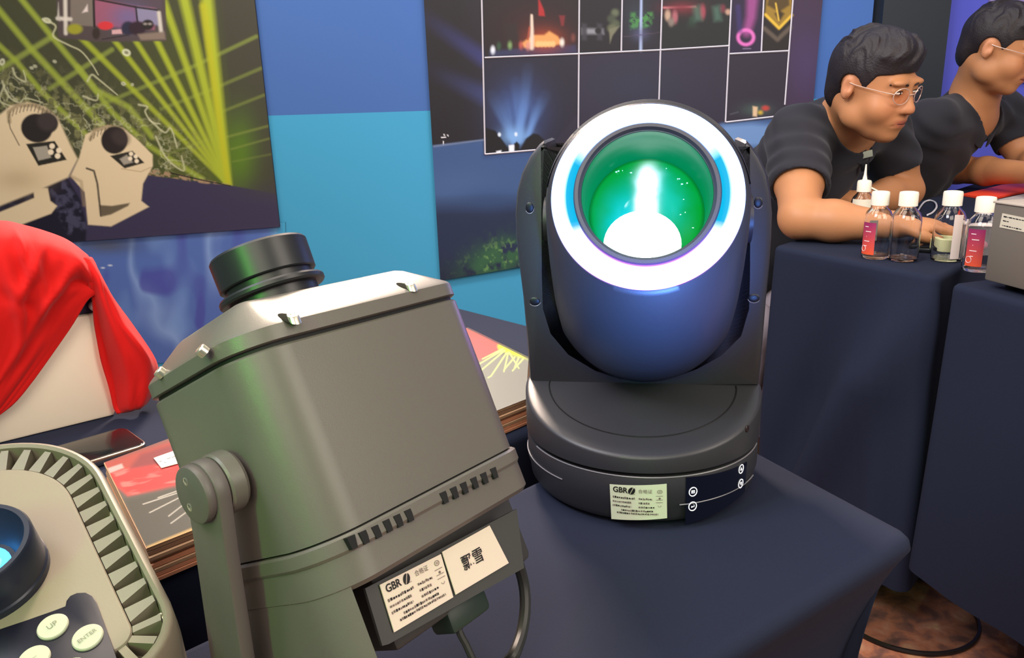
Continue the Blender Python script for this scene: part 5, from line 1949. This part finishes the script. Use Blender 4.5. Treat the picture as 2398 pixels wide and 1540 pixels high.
    # eyes, brows
    for s_ in (-1, 1):
        ef_ = Frame(H(s_ * .031, .0925, .004), hd.M[:, 0], hd.M[:, 1], hd.M[:, 2])
        e_ = MB().add(*ell(ef_, (0, 0, 0), (.0125 * hs, .0048 * hs, .0036 * hs), 16, 8)).out('eye', mat('eye_white', '#d8d0c8', .25), o)
        MB().add(*ell(ef_, (0, .0016 * hs, -.0004), (.0048 * hs, .0036 * hs, .0036 * hs), 14, 8)).out('iris', mat('eye_dark', '#120c0a', .15), o)
        lid = [H(s_ * .031 + x_, .0965 - abs(x_) * .25, .0088 - abs(x_ - .002 * s_) * .16) for x_ in (-.015, -.008, 0, .008, .015)]
        MB().add(*tube(smooth_path(lid, 4), .0011 * hs, 6)).out('eyelid_line', mat('lash_black', '#1c1210', .6), o)
        bw_ = [H(s_ * x_, y_, z_) for x_, y_, z_ in ((.012, .0990, .021), (.024, .0985, .0245), (.038, .0905, .025), (.050, .0755, .020))]
        MB().add(*tube(smooth_path(bw_, 5), [.0014 * hs] + [.0026 * hs] * 14 + [.0010 * hs], 8)).out('eyebrow', mat('brow_black', '#2a1c18', .8), o)
    ml = [H(-.024, .0945, -.0680), H(-.011, .1045, -.0662), H(0, .1060, -.0668), H(.011, .1045, -.0662), H(.024, .0945, -.0680)]
    MB().add(*tube(smooth_path(ml, 5), .0011 * hs, 6)).out('mouth_line', mat('mouth_dark', '#4a201c', .7), o)
    # hair: cap of scalp with combed relief, open at the face
    hl_, hh_ = hc - .17 * hs, hc + .17 * hs
    A = Field(hl_, hh_, .0030 * hs)
    E(A, (0, -.014, .036), (.0845, .1035, .090), .01)
    E(A, (0, -.010, .075), (.068, .086, .056), .03)
    E(A, (0, .050, .082), (.058, .042, .032), .03)
    E(A, (0, -.070, -.020), (.060, .040, .060), .02)
    sl, P = A._sl(hl_, hh_)
    Q = hd.inv(P.reshape(-1, 3)) / hs
    x_, y_, z_ = Q.T
    st = fbm(x_ * 70 + 12 * fbm(y_ * 16, z_ * 16, 2, 3), y_ * 16 + z_ * 14, 3, 6) - .5
    st2 = fbm(x_ * 26 + y_ * 10, z_ * 24 - y_ * 20, 2, 16) - .5
    topw = np.clip((z_ - .045) / .05, 0, 1)
    disp = (st * .022 + st2 * .016) * (.12 + .88 * topw)
    # hairline: forehead, temples, sideburn, ear, nape
    line = .060 + .012 * np.cos(x_ * 60) + st * .02      # front fringe height
    front = np.where(z_ > line, -1.0, y_ - (.012 + np.clip((z_ + .03) * .55, 0, .05) + np.clip((z_ - .035) * 3, 0, .05)))
    side_low = np.where(np.abs(x_) > .0, (-.030 - np.clip((.0 - y_) * .62, 0, .085)) - z_, -1)
    ear = .030 - np.sqrt(((y_ + .006) / 1.0) ** 2 + ((z_ + .008) / 1.25) ** 2)
    ear = np.where(np.abs(x_) > .055, ear, -1)
    cut = np.maximum(np.maximum(front * .7, side_low), ear)
    dd = A.d[sl].reshape(-1) - (disp * hs).astype(np.float32)
    A.d[sl] = np.maximum(dd, (cut * hs).astype(np.float32)).reshape(A.d[sl].shape)
    fobj('hair', A, hair_m, o, 1)
    # polo shirt
    G = Field(lo, hi, .0050)
    torso(G, .010)
    for S_, E_ in ((SR, ER), (SL, EL_)):
        m_ = S_ * .42 + E_ * .58
        G.chain([S_, m_], [.078, .074], .03)
    # wrinkles
    sl, P = G._sl(lo, hi)
    wr_ = (np.sin((P[..., 0] * 34 + P[..., 2] * 52 + 5 * np.sin(P[..., 1] * 16)) + 3 * np.sin(P[..., 2] * 13)) * .0028
           + np.sin(P[..., 0] * 70 - P[..., 1] * 40 + P[..., 2] * 25 + 2 * np.sin(P[..., 2] * 31)) * .0012)
    G.d[sl] += wr_.astype(np.float32)
    # neck opening, sleeve ends
    G.cap(nb + upv * .02 + fw2 * .045, H(0, -.01, -.07) + fw2 * .03, .056 * hs, .080 * hs, .006, 'sub')
    for S_, E_, W_ in ((SR, ER, WR), (SL, EL_, WL)):
        d_ = (E_ - S_) / np.linalg.norm(E_ - S_)
        m_ = S_ * .40 + E_ * .60
        G.cap(m_ - d_ * .03, m_ + d_ * .2, .061, .061, .002, 'sub')
        G.cap(m_ + d_ * .09, m_ + d_ * .10, .095, .095, .002, 'sub')
    G.op(lambda P_: (P_ - (hip - upv * .10)) @ upv.astype(np.float32), hip - .35, hip + np.array([.35, .35, .05]), .004, 'sub')
    sh, _ = fobj('polo_shirt', G, shirt_m, o, 3)
    # collar: folded band round the neck
    col_f = Frame(nb + upv * .022 + fw2 * .01, ax_, fw2, upv)
    t = np.linspace(math.radians(72), math.radians(468 - 0), 44) if False else np.linspace(math.radians(100), math.radians(440), 44)
    rr = []
    for a_ in t:
        dx_, dy_ = math.cos(a_), math.sin(a_)
        frn = np.clip(dy_, 0, 1)
        rx, ry = .083 * hs, .078 * hs
        zz = .050 - .075 * frn
        prof_ = [(-.002, zz - .012), (.0, zz), (.004, zz + .003), (.009, zz), (.026, zz - .034), (.024, zz - .037), (.006, zz - .012)]
        rr.append(col_f([((rx + a2) * dx_, (ry + a2) * dy_, z2) for a2, z2 in prof_]))
    MB().add(*loft(rr)).out('collar', shirt_m, sh, True, 50)
    # lower body in trousers reaching the floor behind the table
    T = Field(hip + [-.55, -.55, -hip[2] - .0], hip + [.55, .55, .12], .010)
    for s_ in (-1, 1):
        hj = hip + ax_ * .10 * s_ - upv * .02
        kn = hj + fx * .24 + [0, 0, -.02]
        kn[2] = .50
        an = np.array([kn[0] - fx[0] * .05, kn[1] - fx[1] * .05, .09])
        T.chain([hj, kn, an], [.095, .068, .045], .03)
        K_ = Field(an + fx * .06 - [.2, .2, .10], an + fx * .06 + [.2, .2, .08], .007)
        K_.cap(an + [0, 0, -.030], an + fx * .15 + [0, 0, -.044], .046, .036, .02)
        K_.cap(an, an + [0, 0, -.03], .048, .046, .02)
        fobj('shoe', K_, shoe_m, o, 1)
    T.ell(Frame(hip, ax_, fw2, upv), (0, 0, -.02), (.20, .165, .12), .03)
    fobj('trousers', T, trouser_m, o, 1)
    # glasses
    gl = thing_part = MB()
    fmt = mat('clear_pink_frame', '#d8b8a8', .25, .4)
    for s_ in (-1, 1):
        t = 2 * PI * np.arange(29) / 28
        rim = [H(s_ * (.0325 + .0215 * math.cos(a_)), .1075 - .010 * ((.0325 + .0215 * math.cos(a_)) / .05) ** 2, -.001 + .0185 * math.sin(a_)) for a_ in t]
        gl.add(*tube(rim, .0011 * hs, 6))
        arm = [H(s_ * .054, .096, .004), H(s_ * .070, .070, .006), H(s_ * .0815, .020, .008), H(s_ * .0835, -.004, .010)]
        gl.add(*tube(smooth_path(arm, 5), .0012 * hs, 6))
    gl.add(*tube([H(-.011, .1075, .002), H(0, .1115, .004), H(.011, .1075, .002)], .0011 * hs, 6))
    g_ = gl.out('glasses', fmt, o)
    for s_ in (-1, 1):
        t = 2 * PI * np.arange(24) / 24
        rim = np.array([H(s_ * (.0325 + .0208 * math.cos(a_)), .1075 - .010 * ((.0325 + .0208 * math.cos(a_)) / .05) ** 2, -.001 + .018 * math.sin(a_)) for a_ in t])
        MB().add(*loft([rim, rim + f_ * .0008])).out('lens', mat('spectacle_lens', '#fff4f0', .03, trans=1.0, ior=1.02), g_)
    if tag_at is not None:
        # small grey badge clipped to the shirt front, with its dark holder
        me_ = sh.data
        vv_ = v_sh(sh)
        px_ = proj(vv_)
        near_ = np.where(np.hypot(px_[:, 0] - tag_at[0], px_[:, 1] - tag_at[1]) < 12)[0]
        dist_ = np.linalg.norm(vv_[near_] - CAM, axis=1)
        P_ = vv_[near_[np.argmin(dist_)]]
        bn_ = (CAM - P_) / np.linalg.norm(CAM - P_) + fw2 * .6
        bfm = frame_n(P_ + bn_ * .004, bn_)
        bfm = Frame(bfm.o, bfm.M[:, 0] * .97 + bfm.M[:, 1] * .24, bfm.M[:, 1] * .97 - bfm.M[:, 0] * .24, bfm.M[:, 2])
        MB().add(*box(bfm, (0, 0, 0), (.032, .018, .003), .0008)).out('badge', mat('badge_grey_green', '#a8b0a0', .5), sh)
        MB().add(*box(bfm, (-.006, -.030, -.001), (.022, .030, .003), .0008)).out('badge_holder', mat('badge_black', '#0c0c10', .4), sh)
    return root


def v_sh(o):
    v = np.zeros(len(o.data.vertices) * 3)
    o.data.vertices.foreach_get('co', v)
    return v.reshape(-1, 3) + np.array(abs_loc(o))


# first man: elbows on the table, looking to the right
hcA = ony(2042, 198, 1.98)
wrA = onz(2088, 529, ZP + .045)
person('young man in black polo and clear glasses leaning on the table behind the bottles',
       hcA, -57, 15, 4, 1.0,
       ony(1868, 318, 2.10), ony(2062, 300, 2.36),
       onz(1873, 510, ZP + .055), onz(2122, 446, ZP + .056),
       wrA, onz(2000, 476, ZP + .042),
       (.62, 2.36, .58),
       ((.93, -.36, .02), (.10, -.1, 1), 30, 1), ((-.72, -.55, -.02), (0, 0, 1), 26, -1), tag_at=(2038, 358), cheeks=1.15)
# second man at the right edge
hcB = ony(2338, 112, 2.62)
person('young man in black polo and clear glasses at the right edge of the picture',
       hcB, -42, 18, 3, 1.04,
       ony(2178, 290, 2.62), ony(2345, 262, 2.92),
       onz(2242, 398, ZP + .060), ony(2400, 375, 2.80),
       ony(2440, 405, 2.45), ony(2470, 395, 2.60),
       (1.18, 2.98, .60),
       ((.75, -.55, .0), (.0, -.3, 1), 40, 1), ((.3, -.9, 0), (0, 0, 1), 40, -1), cheeks=1.05)

# ================================================================== ON THE VISITORS' TABLE
pet = mat('clear_bottle', '#ffffff', .02, trans=1.0, ior=1.40)
capm = mat('bottle_cap_white', '#e6dfcc', .45)


def bottle(px, h, r, label, style, tilt=0):
    b = onz(px[0], px[1], ZP)
    # the pixel marks the front of the foot
    d = b[:2] / np.linalg.norm(b[:2])
    c = np.array([b[0] + d[0] * r, b[1] + d[1] * r, ZP + .0005])
    t = thing('bottle', c, label, 'bottle', 'clear bottles on the visitors\' table')
    fr = Frame(c, (1, 0, 0), (0, 1, 0), (0, 0, 1))
    hn = h * .84 if style != 'nozzle' else h * .66
    g_ = hn / .84
    w_ = .0013
    prof = [(0, .003), (r * .55, .002), (r * .82, 0), (r * .97, .003), (r, .009), (r, g_ * .57), (r * .97, g_ * .63), (r * .84, g_ * .70), (r * .60, g_ * .755), (r * .50, g_ * .78), (r * .48, hn),
            (r * .48 - w_, hn), (r * .50 - w_, g_ * .775), (r * .60 - w_, g_ * .745), (r * .84 - w_, g_ * .69), (r * .97 - w_, g_ * .625), (r - w_, g_ * .57), (r - w_, .011), (r * .9, .006), (r * .5, .005), (0, .0055)]
    MB().add(*lathe(fr, prof, 40)).out('glass_body', pet, t, True, 50)
    if style != 'nozzle':
        rc = r * .62
        MB().add(*lathe(fr, [(r * .49, hn - .006), (rc, hn - .006), (rc, h - .004), (rc * .94, h - .001), (rc * .7, h), (0, h)], 32)).out('cap', capm, t, True, 30)
    else:
        rc = r * .60
        MB().add(*lathe(fr, [(r * .49, hn - .006), (rc, hn - .006), (rc, hn + .016), (rc * .9, hn + .020), (rc * .35, hn + .022), (rc * .2, hn + .034), (rc * .1, h), (0, h)], 32)).out('nozzle_cap', capm, t, True, 30)
        o_ = fr((r * .75, 0, hn - .008))[0]
        MB().add(*box(Frame(o_ + [0, 0, .008], (1, 0, -.5), (0, 1, 0), (.5, 0, 1)), (0, 0, 0), (.022, .016, .004), .001)).out('cap_lid', capm, t, True, 30)
    return t, fr, c


def wrap_label(fr, r, a0, a1, z0, z1, m, parent, name='label', n=12, cols=None, nz=1):
    a = np.radians(np.linspace(a0, a1, n))
    rings = [fr(np.stack([r * np.cos(a), r * np.sin(a), np.full(n, z)], 1)) for z in np.linspace(z0, z1, nz + 1)]
    v, f = loft(rings, False, False)
    o = obj(name, v, f, m, parent, True)
    if cols is not None:
        k = np.repeat(np.linspace(0, 1, nz + 1), n)[:, None]
        set_color(o, np.array(hx(cols[0])) * (1 - k) + np.array(hx(cols[1])) * k)
    return o


hA = .150
lab_w = mat('label_milky', '#cfc8b4', .6)
pink = mat('label_pink_orange', (.5, .1, .2), .45, attr='Col')
prn = mat('label_print', '#f0dcd8', .5)
R1 = .028
to = lambda c: math.degrees(math.atan2(-c[1], -c[0]))
t, fr, c = bottle((2013, 556), .170, .027, 'tall clear bottle with pointed white nozzle cap, behind the others', 'nozzle')
wrap_label(fr, .0273, to(c) - 55, to(c) + 42, .016, .090, lab_w, t)


def pinkprint(fr, r, a, t, z0, z1):
    wrap_label(fr, r + .0004, a - 30, a + 32, z0, z1, pink, t, cols=('#d8502e', '#8a2458'), nz=8)
    m = MB()
    for k in range(5):
        zz = z1 - (z1 - z0) * (.14 + .15 * k)
        aa = np.radians(np.linspace(a - 16 + 5 * (k % 3), a + (2, 14, -4, 10, 0)[k], 6))
        m.add(*loft([fr(np.stack([(r + .0007) * np.cos(aa), (r + .0007) * np.sin(aa), np.full(6, z)], 1)) for z in (zz, zz + .0014)], False, False))
    aa = np.radians(np.linspace(0, 360, 17))
    m.add(*tube(fr(np.stack([(r + .0006) * np.cos(np.radians(a - 16) + .20 * np.cos(aa)), (r + .0006) * np.sin(np.radians(a - 16) + .20 * np.cos(aa)), z0 + .012 + .006 * np.sin(aa)], 1)), .0005, 5))
    m.out('label_print', prn, t, False, None, False)


t, fr, c = bottle((2048, 609), .138, R1, 'clear bottle with a pink label at the table\'s front edge, left one', 'cap')
pinkprint(fr, R1, to(c) - 38, t, .010, .076)
wrap_label(fr, R1 + .0003, to(c) + 200 - 20, to(c) + 200 + 16, .030, .074, lab_w, t, 'back_label')
t, fr, c = bottle((2112, 616), .140, R1 + .001, 'clear unlabelled bottle with white cap beside the pink-labelled one', 'cap')
t, fr, c = bottle((2213, 616), .140, R1 + .001, 'clear bottle with a narrow pale strip label by the tape roll', 'cap')
wrap_label(fr, R1 + .0014, to(c) + 14, to(c) + 50, .008, .096, mat('strip_label', '#cdbcb2', .6), t, 'strip_label', 8)
t, fr, c = bottle((2287, 640), .140, R1, 'clear bottle with a pink label half hidden by the grey box', 'cap')
pinkprint(fr, R1, to(c) - 20, t, .012, .082)

# roll of pale yellow tape behind the strip-label bottle
b = onz(2212, 596, ZP)
d = b[:2] / np.linalg.norm(b[:2])
c = (b[0] + d[0] * .026, b[1] + d[1] * .026, ZP)
fr = Frame(c, (1, 0, 0), (0, 1, 0), (0, 0, 1))
o = MB().add(*lathe(fr, [(.017, .001), (.029, .001), (.030, .002), (.030, .029), (.029, .030), (.017, .030), (.017, .001)], 40)).out('tape_roll', mat('tape_yellow', '#dcdca8', .45), None, True, 30, loc=c)
tag(o, 'short roll of pale yellow tape standing behind a clear bottle', 'tape')
# clear tub with a pink lump between the bottles
b = onz(2268, 606, ZP)
c = (b[0] + .034, b[1] + .022, ZP)
fr = Frame(c, (.9, -.43, 0), (.43, .9, 0), (0, 0, 1))
t = thing('clear_tub', c, 'clear plastic tub between the strip-label bottle and the grey box', 'tub')
tubm = mat('clear_tub_plastic', '#e0d8d4', .1, trans=.9, ior=1.1)
m = MB()
for cc, dd in (((0, 0, .001), (.07, .05, .002)), ((-.034, 0, .035), (.002, .05, .066)), ((.034, 0, .035), (.002, .05, .066)), ((0, .024, .035), (.066, .002, .066)), ((0, -.024, .035), (.066, .002, .066))):
    m.add(*box(fr, cc, dd))
m.out('tub_body', tubm, t)
m = MB().add(*prism(fr, rrect(.074, .054, .006), .068, .073, .001))
m.out('tub_lid', mat('tub_lid_pale', '#cfc0b8', .4), t)
rb = Frame(fr((-.004, 0, .014))[0], fr.M[:, 0], fr.M[:, 1], fr.M[:, 2])
o = MB().add(*ell(rb, (0, 0, .006), (.020, .014, .012), 20, 10)).out('pink_putty', mat('pink_putty', '#e08aa8', .4), None, True, None, loc=fr((-.004, 0, .008))[0])
tag(o, 'pink lump inside the clear tub', 'putty')

# grey equipment box with maker's label
P0, P1 = onz(2304, 656, ZP + .012), onz(2440, 692, ZP + .012)
bx2 = P1 - P0
bx2[2] = 0
bx2 /= np.linalg.norm(bx2)
by2 = np.array([-bx2[1], bx2[0], 0])
fr = Frame(P0 - [0, 0, .012], bx2, by2, (0, 0, 1))
hz2 = onplane(2326, 472, P0, by2)[2] - ZP
t = thing('equipment_box', fr((.1, .08, 0))[0], 'dark grey equipment box at the right edge of the table', 'box')
gb = mat('warm_grey_metal', '#6a6258', .45, spec=.4)
m = MB().add(*box(fr, (.11, .09, .012 + (hz2 - .012) / 2), (.22, .18, hz2 - .014), .003))
m.out('casing', gb, t, True, 30)
m = MB().add(*box(fr, (.11, .09, hz2), (.224, .184, .004), .0015))
m.out('lid', mat('grey_lid', '#b4a898', .35), t, True, 30)
for x in (.03, .19):
    for y in (.03, .15):
        f3 = Frame(fr((x, y, 0))[0], bx2, by2, (0, 0, 1))
        MB().add(*lathe(f3, [(0, .0005), (.009, .0005), (.010, .012), (0, .012)], 14)).out('rubber_foot', greyd, t)
LP = [onplane(x, y, P0 - by2 * .0004, by2) for x, y in ((2348, 499), (2412, 512), (2407, 545), (2341, 532))]
lb = MB().add(*loft([LP, [p - by2 * .0006 for p in LP]])).out('label', mat('plate_pale', '#c4bca8', .5), t)
lfm = Frame(sum(LP) / 4 - by2 * .0007, LP[1] - LP[0], np.cross(-by2, LP[1] - LP[0]), -by2)
m = MB()
rr = random.Random(2)
for yy, x0, x1 in ((.007, -.024, .024), (.0, -.024, -.012), (-.008, -.024, .016)):
    x = x0
    while x < x1:
        w_ = rr.uniform(.002, .007)
        m.add(*box(lfm, (x + w_ / 2, yy, .0001), (w_, rr.uniform(.001, .0022), .0001)))
        x += w_ + .0012
m.out('small_print', blk, lb)

# red folder and pale papers further back
fp = [onz(2252, 459, ZP), onz(2345, 437, ZP), onz(2420, 428, ZP), onz(2440, 440, ZP), onz(2400, 452, ZP), onz(2345, 464, ZP), onz(2318, 470, ZP)]
o = MB().add(*loft([[p + [0, 0, .001] for p in fp], [p + [0, 0, .007] for p in fp]])).out('red_folder', mat('orange_red_folder', '#f0482a', .45))
tag(o, 'orange-red folder lying open in front of the second man', 'folder')
fp = [onz(2336, 470, ZP), onz(2400, 456, ZP), onz(2450, 452, ZP), onz(2460, 500, ZP), onz(2370, 485, ZP)]
o = MB().add(*loft([[p + [0, 0, .0005] for p in fp], [p + [0, 0, .004] for p in fp]])).out('paper_pad', mat('pale_grey_paper', '#b0a8a8', .6))
tag(o, 'pale grey paper pad behind the grey equipment box', 'paper')
# white cable loop
pth = [onz(x, y, ZP + .004) for x, y in ((2150, 492), (2158, 480), (2166, 472), (2178, 469), (2190, 474), (2193, 485), (2184, 497), (2172, 503))]
o = MB().add(*tube(smooth_path(pth, 8), .0026, 8)).out('white_cable', mat('white_cable', '#d8d2d4', .4))
tag(o, 'thin white cable looped on the table beside the hand', 'cable')
# dark phone under the first man's hand
b = onz(2165, 590, ZP)
fr = Frame(b + [.035, .035, .005], (.8, -.6, 0), (.6, .8, 0), (0, 0, 1))
t = thing('phone', fr.o - [0, 0, .005], 'black phone under the first man\'s hand', 'phone')
MB().add(*prism(fr, rrect(.075, .125, .010), -.0045, .004, .0012)).out('body', mat('phone_black', '#101116', .3), t)
MB().add(*prism(fr, rrect(.070, .120, .008), .0038, .0046, .0003)).out('screen', MATS['phone_glass'], t)

# ================================================================== ON THE FLOOR
c = onz(2110, 1428, .009)
fr = Frame((c[0], c[1], .009), (1, 0, 0), (0, 1, 0), (0, 0, 1))
rd = onz(2276, 1424, .012)[0] - c[0]
t = thing('glass_plate', fr.o, 'round smoky glass plate with dark rim lying on the carpet', 'plate')
MB().add(*lathe(fr, [(0, 0), (rd - .004, 0), (rd - .004, .006), (rd * .4, .009), (.03, .012), (0, .012)], 72)).out('disc', mat('smoky_glass', '#3a2c24', .12, alpha=.22), t, True, 30)
MB().add(*lathe(fr, [(rd - .006, .0), (rd, .0), (rd + .001, .004), (rd - .001, .0085), (rd - .006, .0085), (rd - .006, .0)], 72)).out('rim', mat('dark_rim', '#1c1512', .35), t, True, 30)
# green stage spot falling on the floor beneath the visitors' table
l = bpy.data.lights.new('green_floor_spot', 'SPOT')
l.energy = 3
l.color = (.55, 1.0, .2)
l.spot_size = math.radians(40)
l.spot_blend = .7
so = bpy.data.objects.new('green_floor_spot', l)
COL.objects.link(so)
so.location = (1.5, 2.2, .55)
so.rotation_euler = (Vector((1.05, 1.5, 0)) - Vector(so.location)).to_track_quat('-Z', 'Y').to_euler()
